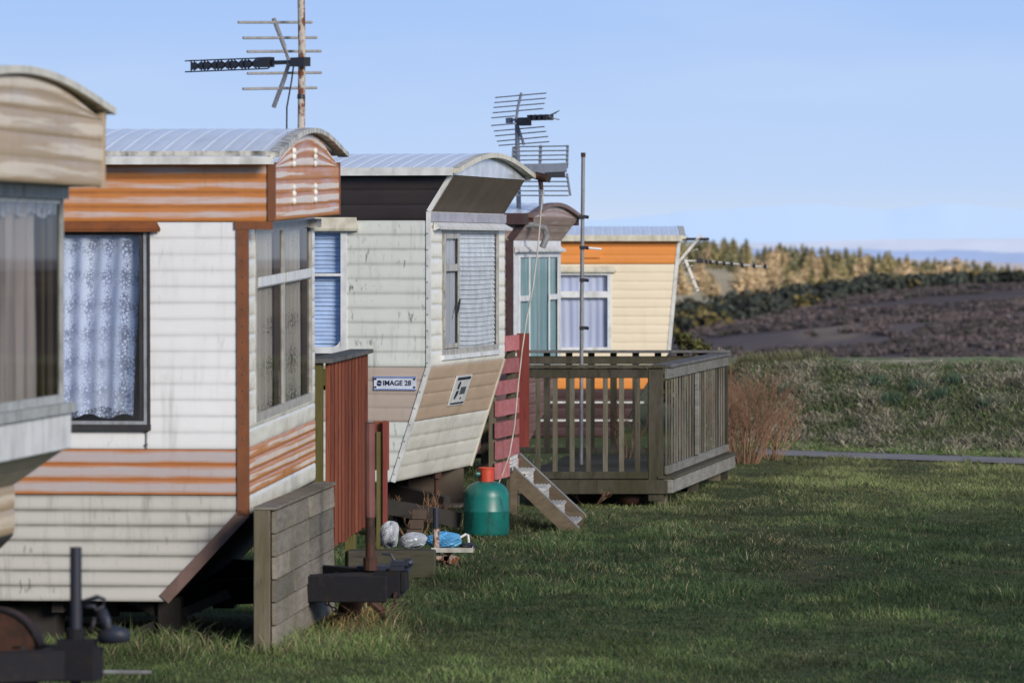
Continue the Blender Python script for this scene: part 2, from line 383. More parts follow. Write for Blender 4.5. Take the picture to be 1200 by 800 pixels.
M['tree'] = leafmat('tree_foliage', 0.9, 0.1)
# ------------------------------------------------------------------ shared pieces
def curtain(name, mat, parent, fr, u0, u1, w0, w1, n, folds=9, depth=0.03, seed=1, gather=0.0):
    r = random.Random(seed); nu, nw = 90, 16
    ph = [r.uniform(0, 6.28) for _ in range(4)]
    me = bpy.data.meshes.new(name); vs, uv, fs = [], [], []
    for j in range(nw+1):
        tw = j/nw
        for i in range(nu+1):
            t = i/nu
            u = u0 + (u1-u0)*t
            uu = u + gather*(1-tw)*(0.5-t)
            off = depth*(math.sin(2*math.pi*folds*t+ph[0]+0.5*math.sin(3*tw+ph[1])) + 0.5*math.sin(2*math.pi*folds*0.43*t+ph[2]))
            w = w0 + (w1-w0)*tw - (0.012*math.sin(2*math.pi*folds*0.5*t) if j == 0 else 0)
            vs.append(tuple(fr.p(uu, w, n+off))); uv.append((t*(u1-u0)*1.25, w))
    for j in range(nw):
        for i in range(nu):
            a = j*(nu+1)+i; fs.append((a, a+1, a+nu+2, a+nu+1))
    me.from_pydata(vs, [], fs); ul = me.uv_layers.new(name='UVMap')
    for l in me.loops: ul.data[l.index].uv = uv[l.vertex_index]
    me.polygons.foreach_set('use_smooth', [True]*len(me.polygons)); me.materials.append(mat)
    o = bpy.data.objects.new(name, me); COL.objects.link(o); o.parent = parent
    return o
def blind(parent, mat, fr, u0, u1, w0, w1, n, pitch=0.028, sag=0.0, seed=3, cord=True):
    r = random.Random(seed); mb = MB(); k = 0; w = w1
    while w > w0:
        t1, t2 = r.uniform(-1, 1)*0.003, r.uniform(-1, 1)*0.003
        segs = 6; up, lo = [], []
        for i in range(segs+1):
            t = i/segs; u = u0+(u1-u0)*t
            s = -sag*math.sin(math.pi*t)*(w1-w)/(w1-w0) + t1*(1-t)+t2*t
            up.append(mb.vert(fr.p(u, w+s, n))); lo.append(mb.vert(fr.p(u, w+s-pitch*0.97, n+0.010)))
        for i in range(segs): mb.f.append([lo[i], lo[i+1], up[i+1], up[i]])
        w -= pitch; k += 1
    o = mb.build('venetian_blind', mat, parent)
    if not cord: return o
    cords = MB()
    for t in (0.28, 0.62):
        u = u0+(u1-u0)*t; cords.tube([fr.p(u, w0, n+0.02), fr.p(u, w1, n+0.02)], 0.003, 5)
    cords.build('blind_cord', M['grey_trim'], parent)
    return o
def window(parent, fr, u0, u1, w0, w1, mat, fw=0.04, mull=(), trans=(), glass='pane', proud=0.014, deep=0.03, pn=-0.012):
    f = MB()
    f.fbox(fr, u0, u1, w0, w0+fw, -deep, proud); f.fbox(fr, u0, u1, w1-fw, w1, -deep, proud)
    f.fbox(fr, u0, u0+fw, w0+fw, w1-fw, -deep, proud); f.fbox(fr, u1-fw, u1, w0+fw, w1-fw, -deep, proud)
    for u, t in mull: f.fbox(fr, u-t/2, u+t/2, w0+fw, w1-fw, -deep, proud-0.003)
    for w, t, a, b in trans: f.fbox(fr, a, b, w-t/2, w+t/2, -deep+0.002, proud+0.004)
    win = f.build('window', mat, parent)
    g = MB(); g.quad(fr.p(u0+fw, w0+fw, pn), fr.p(u1-fw, w0+fw, pn), fr.p(u1-fw, w1-fw, pn), fr.p(u0+fw, w1-fw, pn))
    g.build('pane', M[glass], win)
    return win
def hood(parent, fr, u0, u1, w, mat, out=0.07, h=0.06):
    """small drip hood over a window, flared at its ends"""
    mb = MB()
    a = [(u0, w+h, 0.012), (u1, w+h, 0.012), (u1+0.025, w-0.005, out), (u0-0.025, w-0.005, out)]
    b = [(u0, w+h-0.012, 0.010), (u1, w+h-0.012, 0.010), (u1+0.02, w-0.022, out-0.004), (u0-0.02, w-0.022, out-0.004)]
    P = [fr.p(*q) for q in a]; Q = [fr.p(*q) for q in b]
    mb.hexa([Q[0], Q[1], Q[2], Q[3], P[0], P[1], P[2], P[3]])
    for s, u in ((-1, u0), (1, u1)):
        mb.face([fr.p(u, w+h, 0.010), fr.p(u+s*0.025, w-0.012, out), fr.p(u+s*0.01, w-0.03, 0.010)])
    return mb.build('window_hood', mat, parent)
def prof_at(prof, z):
    for (xa, za), (xb, zb) in zip(prof, prof[1:]):
        if za <= z <= zb+1e-6:
            return xa if zb-za < 0.006 else xa+(xb-xa)*(z-za)/(zb-za)
    return prof[-1][0]
def arch_z(ze, rise, q):                    # q = -1..1 across the end
    return ze + rise*(math.cos(math.pi/2*min(1, abs(q)))**1.08)
def roof(parent, L, W, xe, ze, rise, side_ov=0.10, end_ov=0.03, trim='grey_trim', edge_h=0.05, gut='white_trim', gut_h=0.06, pitch=0.105):
    n = 28; hw = W/2+side_ov
    def pt(x, k, dz=0.0):
        q = -1+2*k/n
        return (x, W/2+q*hw, arch_z(ze, rise, q)+dz)
    mb = MB(); x = -L-0.05; rows = []; xend = xe+end_ov
    i = 0
    while x < xend-1e-4:
        for dx, dz, g in ((0, 0.004, 0.0), (0.012, 0.0, 1.0), (pitch-0.02, 0.001, 0.2)):
            if x+dx < xend: rows.append([mb.vert(pt(x+dx, k, dz), g) for k in range(n+1)])
        x += pitch
    rows.append([mb.vert(pt(xend, k, 0.0), 0) for k in range(n+1)])
    for a, b in zip(rows, rows[1:]):
        for k in range(n): mb.f.append([a[k], b[k], b[k+1], a[k+1]])
    r = mb.build('roof', M['roof'], parent)
    e = MB()                                # arched edging at the end
    for k in range(n):
        o0, o1 = pt(xend, k, 0.005), pt(xend, k+1, 0.005); i0, i1 = pt(xend, k, -edge_h), pt(xend, k+1, -edge_h)
        s = lambda p, d: (p[0]+d, p[1], p[2])
        e.hexa([s(i0, -0.05), s(i1, -0.05), s(i1, 0.012), s(i0, 0.012), s(o0, -0.05), s(o1, -0.05), s(o1, 0.012), s(o0, 0.012)])
    e.build('arched_edge', M[trim], parent)
    g = MB()
    for y in (-side_ov-0.012, W+side_ov-0.028):
        g.box(-L-0.05, xend-0.03, y, y+0.04, ze-gut_h, ze+0.012)
    g.build('gutter', M[gut], parent)
    return r
def gable(parent, W, x, ze, rise, mat, pitch=0.09, amp=0.006):
    """the arched panel that fills the end under the roof edge"""
    mb = MB(); n = 24; rows = max(2, round(rise/pitch))
    nr = rows*5; idx = []
    for j in range(nr+1):
        t = (j % 5)/5; w = rise*j/nr
        idx.append([mb.vert((x+amp*math.sin(math.pi*t)**0.6, W*k/n, ze+(arch_z(0, rise, -1+2*k/n))*j/nr), 1.0 if t == 0 else 0.0, math.sin(math.pi*t)) for k in range(n+1)])
    for j in range(nr):
        for k in range(n): mb.f.append([idx[j][k], idx[j][k+1], idx[j+1][k+1], idx[j+1][k]])
    return mb.build('gable_panel', mat, parent, smooth=True)
def shell(parent, L, W, prof, ze, far_mat):
    """far side wall, rear end, floor: closes the body so that its inside is dark"""
    zb = prof[0][1]
    mb = MB(); pts = [(-L, W, zb)] + [(x, W, z) for x, z in prof] + [(-L, W, ze)]
    mb.face(pts); mb.face([(-L, 0, zb), (-L, W, zb), (-L, W, ze), (-L, 0, ze)])
    mb.build('far_wall', far_mat, parent)
    f = MB(); f.face([(-L, 0, zb), (prof[0][0], 0, zb), (prof[0][0], W, zb), (-L, W, zb)])
    f.box(-L+0.2, prof[0][0]-0.35, 0.5, 0.58, zb-0.13, zb-0.004); f.box(-L+0.2, prof[0][0]-0.35, W-0.58, W-0.5, zb-0.13, zb-0.004)
    for x in (-0.6, -1.6, -2.6, -3.6, -5, -6.5): f.box(prof[0][0]+x-0.03, prof[0][0]+x+0.03, 0.1, W-0.1, zb-0.07, zb-0.005)
    f.build('chassis', M['under'], parent)
    b = MB(); b.face([(prof[0][0]-1.1, 0.05, 0), (prof[0][0]-1.1, W-0.05, 0), (prof[0][0]-1.1, W-0.05, zb), (prof[0][0]-1.1, 0.05, zb)])
def side(parent, fr, L, prof, bands, hole=None, pitch=0.083, amp=0.006):
    for (z0, z1, mat) in bands:
        mb = MB()
        sheet(mb, fr, -L, 1.0, z0, z1, pitch, amp, ur=lambda w: prof_at(prof, min(max(w, z0+0.003), z1-0.001)),
              holes=[hole] if hole and hole[2] < z1 and hole[3] > z0 else ())
        mb.build('side_wall', mat, parent, smooth=True)
def end_band(parent, W, p0, p1, mat, pitch=0.1, amp=0.008, holes=(), name='end_wall'):
    (xa, za), (xb, zb) = p0, p1
    fr = Frame((xa, 0, za), (0, 1, 0), (xb-xa, 0, zb-za))
    Lw = math.hypot(xb-xa, zb-za); mb = MB()
    hs = [(h[0], h[1], h[2]-za, h[3]-za) for h in holes]
    sheet(mb, fr, 0, W, 0, Lw, pitch, amp, holes=hs)
    mb.build(name, mat, parent, smooth=True); return fr
def edge_trims(parent, W, prof, mat, w=0.035, ys=(0,), name='corner_trim', i0=0, i1=None):
    """angle strip that follows the end profile up the corner"""
    mb = MB()
    for y in ys:
        sgn = -1 if y == 0 else 1
        for (xa, za), (xb, zb) in list(zip(prof, prof[1:]))[i0:i1]:
            d = Vector((xb-xa, 0, zb-za)); 
            if d.length < 0.02: continue
            d.normalize(); nrm = Vector((d.z, 0, -d.x))
            a = Vector((xa, y, za)); b = Vector((xb, y, zb)); o = 0.011
            ya, yb = (-0.013, 0.02) if y == 0 else (W-0.02-y, 0.013)
            c = []
            for p in (a, b):
                for off, yy in ((-w, ya), (o, ya), (o, yb), (-w, yb)):
                    c.append(p + nrm*off + Vector((0, yy, 0)))
            mb.hexa(c)
    return mb.build(name, mat, parent)
def text_mesh(body, size, fr, u, w, n, mat, parent, name='lettering', sx=1.0, offset=0.0):
    cu = bpy.data.curves.new('lettering', 'FONT'); cu.body = body; cu.size = 1.0; cu.offset = offset; cu.resolution_u = 8
    cu.align_x = 'LEFT'; cu.align_y = 'CENTER'; cu.extrude = 0.0
    t = bpy.data.objects.new('lettering', cu); COL.objects.link(t)
    dg = bpy.context.evaluated_depsgraph_get(); dg.update()
    me = bpy.data.meshes.new_from_object(t.evaluated_get(dg)); bpy.data.objects.remove(t)
    for v in me.vertices: v.co = fr.p(u+v.co.x*size*sx, w+v.co.y*size, n)
    me.materials.clear(); me.materials.append(mat); me.name = name
    o = bpy.data.objects.new(name, me); COL.objects.link(o); o.parent = parent
    return o
SIDE = lambda: Frame((0, 0, 0), (1, 0, 0), (0, 0, 1), (0, -1, 0))
END = lambda x=0.0: Frame((x, 0, 0), (0, 1, 0), (0, 0, 1), (1, 0, 0))
def jockey(parent, x, y, z0, z1, r, mat, foot=None):
    mb = MB(); mb.tube([(x, y, z0), (x, y, z1)], r, 14); 
    mb.tube([(x, y, z0+0.0), (x, y, z0+0.07)], r*1.5, 12)
    return mb.build('jockey_post', mat, parent, smooth=False)

# ------------------------------------------------------------------ caravan 1: beige, at the left edge
W = 2.75
c1 = empty('static_caravan', (-2.07, 16.0, 0), -math.radians(6.5))
tag(c1, 'beige caravan cropped at the left edge, with net curtains in its bay window', 'caravan', 'static caravans in the row')
p1 = [(-0.45, 0.72), (-0.2, 0.98), (-0.2, 1.17), (0.0, 1.31), (0.0, 2.335), (0.155, 2.34), (0.155, 2.64)]
side(c1, SIDE(), 9, p1, [(0.72, 1.31, M['beige']), (1.31, 2.335, M['white_side']), (2.335, 2.64, M['beige'])], (-2.2, -0.5, 1.46, 2.25))
w = window(c1, SIDE(), -2.2, -0.5, 1.46, 2.25, M['frame_grey'], trans=[(2.0, 0.04, -2.16, -0.54)])
curtain('net_curtain', M['net_mauve'], w, SIDE(), -2.15, -0.6, 1.48, 2.24, -0.08, 9, 0.025, 2)
shell(c1, 9, W, p1, 2.64, M['beige'])
end_band(c1, W, p1[0], p1[1], M['under']); end_band(c1, W, p1[1], p1[2], M['beige'])
end_band(c1, W, p1[2], p1[3], M['under_beige'], amp=0.002)
end_band(c1, W, (0, 1.31), (0, 2.335), M['white_trim'], amp=0.0, holes=[(0.12, 2.70, 1.46, 2.27)])
led = MB(); led.box(0.0, 0.03, -0.01, W+0.01, 1.312, 1.455); led.build('bay_ledge', M['frame_white'], c1, bevel=0.006)
sill = MB(); sill.box(0.0, 0.05, 0.1, W+0.005, 1.457, 1.495); sill.build('window_sill', M['grey_trim'], c1)
E = END()
w = window(c1, E, 0.12, 2.73, 1.495, 2.315, M['grey_trim'], 0.032, mull=[(1.0, 0.03)], glass='pane_refl', proud=.006, deep=.008, pn=-.004)
head = MB(); head.box(0.0, 0.022, 0.0, W+0.002, 2.29, 2.336); head.build('window_head', M['grey_trim'], c1)
curtain('net_curtain', M['net_mauve'], w, E, 0.15, 2.30, 1.5, 2.28, -0.030, 22, 0.018, 5)
curtain('lace_valance', M['lace'], w, E, 0.15, 2.7, 2.225, 2.285, -0.012, 14, 0.004, 6)
curtain('brown_drape', M['brown_drape'], w, E, 2.58, 2.70, 1.5, 2.27, -0.04, 2, 0.01, 8)
ov = MB(); ov.quad((0, 0, 2.338), (0.155, 0, 2.338), (0.155, W, 2.338), (0, W, 2.338)); ov.build('overhang_soffit', M['under_beige'], c1)
end_band(c1, W, (0.155, 2.338), (0.155, 2.60), M['beige'], pitch=0.088)
gable(c1, W, 0.155, 2.60, 0.13, M['beige'])
edge_trims(c1, W, [(0.155, 2.335), (0.155, 2.63)], M['beige'], 0.02, ys=(0, W))
roof(c1, 9, W, 0.155, 2.645, 0.105, side_ov=0.12, end_ov=0.02, trim='cream_trim', edge_h=0.022)
hb = MB()
hb.bar((-0.9, 0.55, 0.595), (0.30, 1.30, 0.595), 0.07, 0.11); hb.bar((-0.9, 2.2, 0.595), (0.30, 1.45, 0.595), 0.07, 0.11)
hb.box(0.22, 0.42, 1.29, 1.46, 0.535, 0.65)
hd = hb.build('drawbar', M['steel_dark'], c1, bevel=0.004)
jockey(hd, 0.335, 1.375, 0.30, 1.015, 0.022, M['steel_blue'])
cl = MB(); cl.tube([(0.335, 1.375, 0.66), (0.335, 1.375, 0.72)], 0.036, 12); cl.bar((0.27, 1.375, 0.665), (0.41, 1.375, 0.665), 0.07, 0.035)
cl.build('jockey_clamp', M['steel_dark'], hd)
cp = MB()
cp.tube([(0.36, 1.375, 0.815), (0.415, 1.375, 0.835), (0.44, 1.375, 0.825), (0.44, 1.375, 0.80), (0.41, 1.375, 0.785), (0.405, 1.375, 0.80), (0.365, 1.375, 0.80)], 0.009, 8)
cp.tube([(0.43, 1.375, 0.79), (0.44, 1.375, 0.745), (0.47, 1.375, 0.70)], [0.018, 0.027, 0.03], 10)
cp.tube([(0.42, 1.375, 0.69), (0.48, 1.375, 0.70), (0.53, 1.375, 0.695)], [0.026, 0.034, 0.022], 12)
cp.tube([(0.39, 1.375, 0.70), (0.405, 1.375, 0.76)], 0.008, 6)
cp.build('coupling_head', M['steel_blue'], hd, smooth=True)
sp = MB()
SX, SZ, SR = 0.0, 0.60, 0.18
for (ra, rb, ya, yb) in ((SR, SR, 1.50, 1.60),):
    a, b = [], []
    for k in range(40):
        t = 2*math.pi*k/40
        a.append(sp.vert((SX+ra*math.cos(t), ya, SZ+ra*math.sin(t)))); b.append(sp.vert((SX+ra*math.cos(t), yb, SZ+ra*math.sin(t))))
    for k in range(40): sp.f.append([a[k], a[(k+1)%40], b[(k+1)%40], b[k]])
    sp.f.append(a); sp.f.append(b[::-1])
ring = [(SX+0.178*math.cos(t), 1.497, SZ+0.178*math.sin(t)) for t in [2*math.pi*k/40 for k in range(41)]]
spw = sp.build('spare_wheel', M['rust'], hd)
tr = MB(); tr.tube(ring, 0.008, 8, False); tr.build('wheel_rim', M['steel_dark'], spw, smooth=True)
cb = MB(); cb.tube([(0.12, 1.30, 0.655), (0.16, 1.27, 0.66), (0.185, 1.265, 0.60), (0.21, 1.27, 0.48), (0.215, 1.27, 0.35)], 0.006, 6); cb.build('brake_cable', M['plastic_black'], hd)
for y in (0.4, 2.27):
    lg = MB(); lg.box(-0.8, -0.72, y, y+0.08, 0, 0.6); lg.box(-0.9, -0.62, y-0.1, y+0.18, 0, 0.12); lg.build('axle_stand', M['under'], c1)

# ------------------------------------------------------------------ caravan 2: white with orange bands
W = 2.75; L = 9.0
c2 = empty('static_caravan', (PX(290, 25), 25.0, 0), -math.radians(5.0), math.radians(1.1))
tag(c2, 'white caravan with faded orange bands, lace curtain in the side window and round-topped orange end', 'caravan', 'static caravans in the row')
p2 = [(-0.424, 0.247), (0.0, 0.70), (0.0, 2.234), (0.143, 2.238), (0.143, 2.54)]
S = SIDE()
side(c2, S, L, p2, [(0.247, 0.803, M['low_white']), (0.807, 1.045, M['orange_low']), (1.047, 2.232, M['white_side']), (2.236, 2.54, M['orange'])], (-1.62, -0.53, 1.185, 2.20), amp=0.0032)
shell(c2, L, W, p2, 2.54, M['white_side'])
E = END()
wz = (0.30, 2.60, 1.17, 2.215)
end_band(c2, W, p2[0], p2[1], M['under'], amp=0.003)  # shadow of the undercut put in as a plain dark colour
end_band(c2, W, (0, 0.70), (0, 0.80), M['cream_end'], 0.1)
end_band(c2, W, (0, 0.80), (0, 1.05), M['orange_end'], 0.065, 0.007)
end_band(c2, W, (0, 1.05), (0, 2.234), M['cream_end'], 0.1, 0.005, holes=[wz])
ov = MB(); ov.quad((0, 0, 2.237), (0.143, 0, 2.237), (0.143, W, 2.237), (0, W, 2.237)); ov.build('overhang_soffit', M['brown_trim'], c2)
end_band(c2, W, (0.143, 2.238), (0.143, 2.515), M['orange_end'], 0.07)
gable(c2, W, 0.143, 2.515, 0.195, M['orange_end'], 0.066, 0.004)
edge_trims(c2, W, p2[1:3], M['brown_trim'], 0.05)
edge_trims(c2, W, p2[0:2], M['mauve_trim'], 0.05, name='skirt_trim')
edge_trims(c2, W, p2[3:5], M['brown_trim'], 0.028, ys=(0, W), name='overhang_trim')
tb = MB(); tb.box(-0.06, 0.14, -0.016, -0.001, 2.195, 2.236); tb.build('trim_strip', M['brown_trim'], c2)
roof(c2, L, W, 0.143, 2.592, 0.135, side_ov=0.12, end_ov=0.035, trim='mouldy_trim', edge_h=0.022, gut='mouldy_trim', gut_h=0.014)
fl = MB(); fl.box(-L, 0.16, -0.128, -0.095, 2.535, 2.574); fl.build('fascia_strip', M['white_trim'], c2)
# side window
w = window(c2, S, -1.62, -0.52, 1.17, 2.205, M['frame_dark'], 0.022, proud=0.012)
gs = MB(); gs.fbox(S, -1.66, -0.505, 1.145, 1.175, 0.0, 0.035); gs.build('window_sill', M['black_trim'], w)
gk = MB(); gk.fbox(S, -0.519, -0.508, 1.175, 2.2, 0.0, 0.02); gk.fbox(S, -0.565, -0.543, 1.19, 2.19, -0.02, 0.006); gk.fbox(S, -1.6, -0.545, 2.165, 2.185, -0.02, 0.007); gk.build('window_gasket', M['black_trim'], w)
curtain('lace_curtain', M['lace'], w, S, -1.6, -0.557, 1.215, 2.19, -0.045, 10, 0.011, 4, gather=0.10)
curtain('back_curtain', M['lilac_drape'], w, S, -1.6, -0.62, 1.25, 2.19, -0.13, 9, 0.010, 14)
hood(c2, S, -1.66, -0.47, 2.205, M['brown_trim'], 0.05, 0.03)
sm = MB(); sm.fbox(S, -0.531, -0.524, 1.05, 1.145, 0.0, 0.012); sm.build('panel_seam', M['grey_trim'], c2)
rv = MB()
for k in range(14):
    z = 1.10+k*0.085
    rv.tube([(-0.015, -0.014, z), (-0.015, -0.018, z)], 0.005, 6)
for z in (1.07, 1.14): rv.tube([(-0.528, -0.012, z), (-0.528, -0.018, z)], 0.007, 6)
rv.build('rivet', M['mauve_trim'], c2)
# end window
w = window(c2, E, *wz, M['frame_grey'], 0.045, mull=[(1.42, 0.075)], trans=[(1.905, 0.055, 0.35, 2.55)], glass='pane_refl', proud=.008, deep=.008, pn=-.004)
for (a, b) in ((0.36, 1.37), (1.47, 2.54)):
    curtain('net_curtain', M['lace_grey'], w, E, a, b, 1.2, 2.18, -0.022, 7, 0.006, int(a*10))
    curtain('brown_drape', M['brown_drape'], w, E, b-0.24, b+0.02, 1.2, 2.18, -0.012, 3, 0.003, int(b*10))
tr = MB(); tr.fbox(E, 0.35, 1.38, 1.885, 1.935, 0.013, 0.018); tr.fbox(E, 1.46, 2.55, 1.885, 1.935, 0.013, 0.018); tr.build('top_light_rail', M['frame_white'], w)
lamps = []
for yy in (0.72, 1.62):
    for z in (2.605, 2.572, 2.535, 2.41, 2.375, 2.335):
        mb = MB(); mb.tube([(0.147, yy, z), (0.16, yy, z), (0.168, yy, z)], [0.021, 0.019, 0.008], 10); mb.build('marker_stud', M['white_plastic'], c2, smooth=True)
bx = MB(); bx.box(0.0, 0.05, 2.50, 2.70, 2.165, 2.215); bx.build('vent_box', M['mouldy_trim'], c2)
# drawbar
hb = MB()
zb0, zb1 = 0.155, 0.30
hb.bar((-0.6, 0.55, 0.228), (0.50, 1.28, 0.228), 0.06, 0.14); hb.bar((-0.6, 2.2, 0.228), (0.50, 1.47, 0.228), 0.06, 0.14)
hb.box(0.45, 0.66, 1.26, 1.49, zb0, zb1); hb.box(0.66, 0.69, 1.29, 1.46, zb0+0.03, zb1-0.005)
for k in range(3): hb.box(0.10+0.16*k, 0.13+0.16*k, 1.02+0.1*k, 1.73-0.1*k, zb0, zb1-0.03)
for x, y, z in ((0.50, 1.30, 0.30), (0.60, 1.30, 0.30), (0.50, 1.45, 0.30), (0.60, 1.45, 0.30)): hb.tube([(x, y, z), (x, y, z+0.016)], 0.013, 6)
hd = hb.build('drawbar', M['steel_dark'], c2, bevel=0.004)
chn = MB(); pts = [(0.64, 1.24, 0.19), (0.635, 1.22, 0.10), (0.58, 1.20, 0.035), (0.47, 1.19, 0.02), (0.36, 1.16, 0.06), (0.27, 1.10, 0.15)]
for (a, b_) in zip(pts, pts[1:]):
    a, b_ = Vector(a), Vector(b_); nn_ = max(2, int((b_-a).length/0.028))
    for q in range(nn_):
        c_ = a.lerp(b_, (q+.5)/nn_); dd_ = (b_-a).normalized()*0.016; sd_ = Vector((0, .009, 0)) if q % 2 else Vector((.006, 0, .007))
        chn.tube([c_-dd_, c_-dd_*.5+sd_, c_+dd_*.5+sd_, c_+dd_, c_+dd_*.5-sd_, c_-dd_*.5-sd_, c_-dd_], 0.0042, 5, False)
chn.build('safety_chain', M['rust'], hd)
ch = MB(); ch.box(-0.02, 0.62, 0.97, 1.03, 0.158, 0.298); ch.build('channel_beam', M['steel_dark'], hd, bevel=0.005)
jockey(hd, 0.50, 1.25, 0.31, 1.12, 0.026, M['rust'])
jp = MB(); jp.tube([(0.50, 1.25, 0.60), (0.50, 1.25, 1.115)], 0.029, 12); jp.build('jockey_sleeve', plain('red_brown_tube', (0.15,0.055,0.05), 0.6), hd, smooth=False)
cp = MB(); cp.box(0.42, 0.68, 1.31, 1.44, 0.302, 0.325); cp.box(0.60, 0.70, 1.345, 1.405, 0.326, 0.352); cp.tube([(0.69, 1.375, 0.30), (0.70, 1.375, 0.345), (0.72, 1.375, 0.35)], [0.024, 0.03, 0.018], 12)
cp.tube([(0.62, 1.375, 0.352), (0.60, 1.375, 0.385), (0.55, 1.375, 0.39)], 0.008, 6); cp.build('coupling_head', M['steel_blue'], hd, smooth=False)
wh = MB(); wh.tube([(0.45, 1.25, 0.16), (0.42, 1.25, 0.09), (0.35, 1.25, 0.05), (0.28, 1.25, 0.03)], [0.03, 0.035, 0.03, 0.02], 9)
wh.tube([(0.36, 1.25, 0.15), (0.33, 1.28, 0.07)], 0.02, 8); wh.tube([(0.50, 1.25, 0.14), (0.56, 1.25, 0.09), (0.575, 1.25, 0.03)], [0.025, 0.022, 0.012], 8)
wh.tube([(0.40, 1.20, 0.12), (0.40, 1.30, 0.12)], 0.05, 12); wh.build('jockey_wheel', M['rust'], hd)
for y in (0.35, 2.3):
    st = MB(); st.bar((-0.75, y, 0.0), (-0.15, y, 0.26), 0.05, 0.05); st.bar((-0.15, y, 0.0), (-0.75, y, 0.26), 0.05, 0.05); st.box(-0.52, -0.40, y-0.06, y+0.06, 0, 0.24)
    st.build('axle_stand', M['under'], c2)
st = MB(); st.box(-1.3, -1.05, 0.2, 0.45, 0, 0.2); st.box(-1.25, -1.1, 0.25, 0.4, 0.2, 0.26); st.build('support_block', M['under'], c2)
sk = MB(); sk.box(-6.0, -0.55, 2.0, 2.03, 0.0, 0.245); sk.build('skirt_board', M['under'], c2)

# ------------------------------------------------------------------ caravan 3: pale with dark brown band
W = 2.65; S3 = lambda py: PZ(py, 34.0)
c3 = empty('static_caravan', (PX(503, 34), 34.0, 0), -math.radians(11.5))
tag(c3, 'pale green-white caravan with a dark brown band and a slanted tan lower end', 'caravan', 'static caravans in the row')
zb, z1, z2, z3, ze = S3(565), S3(494), S3(430), S3(258), S3(205); zk = S3(248)
p3 = [(-0.26, zb), (0.0, z2), (0.0, zk), (0.164, ze)]
S = SIDE(); E = END()
side(c3, S, L, p3, [(zb, z1-0.002, M['mint']), (z1, z2-0.002, M['tan']), (z2, z3-0.002, M['mint']), (z3, ze, M['dark_band'])], (-1.7, -0.61, 1.37, 2.24), 0.103, 0.006)
shell(c3, L, W, p3, ze, M['mint'])
xm = prof_at(p3, z1)
end_band(c3, W, p3[0], (xm, z1-0.002), M['cream_end'], 0.112, 0.008)
frS = end_band(c3, W, (xm, z1), p3[1], M['tan_end'], 0.105, 0.005)
wz = (0.40, 2.42, 1.325, 2.245)
end_band(c3, W, p3[1], p3[2], M['cream_end'], 0.112, 0.006, holes=[wz])
end_band(c3, W, p3[2], p3[3], M['visor'], 0.4, 0.0, name='overhang_visor')
gp = gable(c3, W, 0.168, ze, 0.15, plain('translucent_roof_light', (0.50,0.53,0.58), 0.12), 0.4, 0.0); gp['label'] = 'pale reflective arched panel'
pf = MB(); pf.fbox(E, 0.0, W, 2.285, zk-0.004, 0.007, 0.018); pf.build('fascia_strip', plain('lilac_grey_strip', (0.34,0.34,0.40), 0.5), c3)
edge_trims(c3, W, p3, M['white_trim'], 0.020, ys=(0,)); 
et = edge_trims(c3, W, p3[:2], M['cream_trim'], 0.02, ys=(W,))
roof(c3, L, W, 0.168, ze+0.04, 0.135, side_ov=0.09, end_ov=0.05, trim='cream_trim', edge_h=0.03, gut='white_trim', gut_h=0.045)
rv = MB()
for z in [1.28+0.115*k for k in range(9)]: rv.tube([(-0.008, -0.013, z), (-0.008, -0.018, z)], 0.006, 6)
for k in range(7):
    f = (k+.5)/7; rv.tube([(-0.26*(1-f)-.008, -0.013, zb+(z2-zb)*f), (-0.26*(1-f)-.008, -0.018, zb+(z2-zb)*f)], 0.006, 6)
rv.build('rivet', M['grey_trim'], c3)
# side window with rounded corner and blue blind
w = window(c3, S, -1.72, -0.60, 1.345, 2.25, M['frame_white'], 0.045, trans=[(1.905, 0.02, -1.68, -0.64)])
rc = MB()
for (cu, cw, su, sw) in ((-0.645, 1.39, 1, -1),):
    for k in range(6):
        a0, a1 = math.pi/2*k/6, math.pi/2*(k+1)/6; R = 0.07; ou, ow = cu-R, cw+R
        rc.face([S.p(cu, cw, 0.010), S.p(ou+R*math.sin(a0), ow-R*math.cos(a0), 0.010), S.p(ou+R*math.sin(a1), ow-R*math.cos(a1), 0.010)])
rc.build('corner_fillet', M['frame_white'], w)
sl = MB(); sl.fbox(S, -1.72, -0.64, 1.31, 1.344, 0.0, 0.02); sl.build('window_sill', M['black_trim'], w)
blind(w, M['blind_blue'], S, -1.67, -0.655, 1.37, 2.22, -0.05, 0.03)
hood(c3, S, -1.75, -0.53, 2.24, M['cream_trim'], 0.06, 0.075)
# end window: casement at left, fixed pane at right
w = window(c3, E, *wz, M['frame_grey'], 0.04, mull=[(0.98, 0.05)], proud=.008, deep=.008, pn=-.004)
cs = MB()
cs.fbox(E, 0.47, 0.97, 1.93, 1.98, 0.0, 0.018); cs.fbox(E, 0.45, 0.50, 1.37, 2.20, 0.009, 0.016); cs.fbox(E, 0.92, 0.955, 1.37, 2.20, 0.009, 0.017); cs.fbox(E, 0.50, 0.92, 1.372, 1.405, 0.009, 0.015); cs.fbox(E, 0.50, 0.92, 2.165, 2.20, 0.009, 0.015)
for z in (1.50, 1.78): cs.fbox(E, 0.42, 0.45, z, z+0.10, 0.010, 0.022)
cs.build('casement', M['frame_grey'], w)
hn = MB(); hn.tube([E.p(0.94, 1.72, 0.02), E.p(0.88, 1.66, 0.025), E.p(0.80, 1.60, 0.022)], 0.008, 6); hn.build('handle', M['plastic_black'], w)
blind(w, M['blind_grey'], E, 1.02, 2.37, 1.37, 2.20, -0.022, 0.034, 0.012, 9, False)
curtain('net_curtain', M['net_white'], w, E, 0.45, 0.96, 1.37, 2.2, -0.018, 5, 0.005, 12)
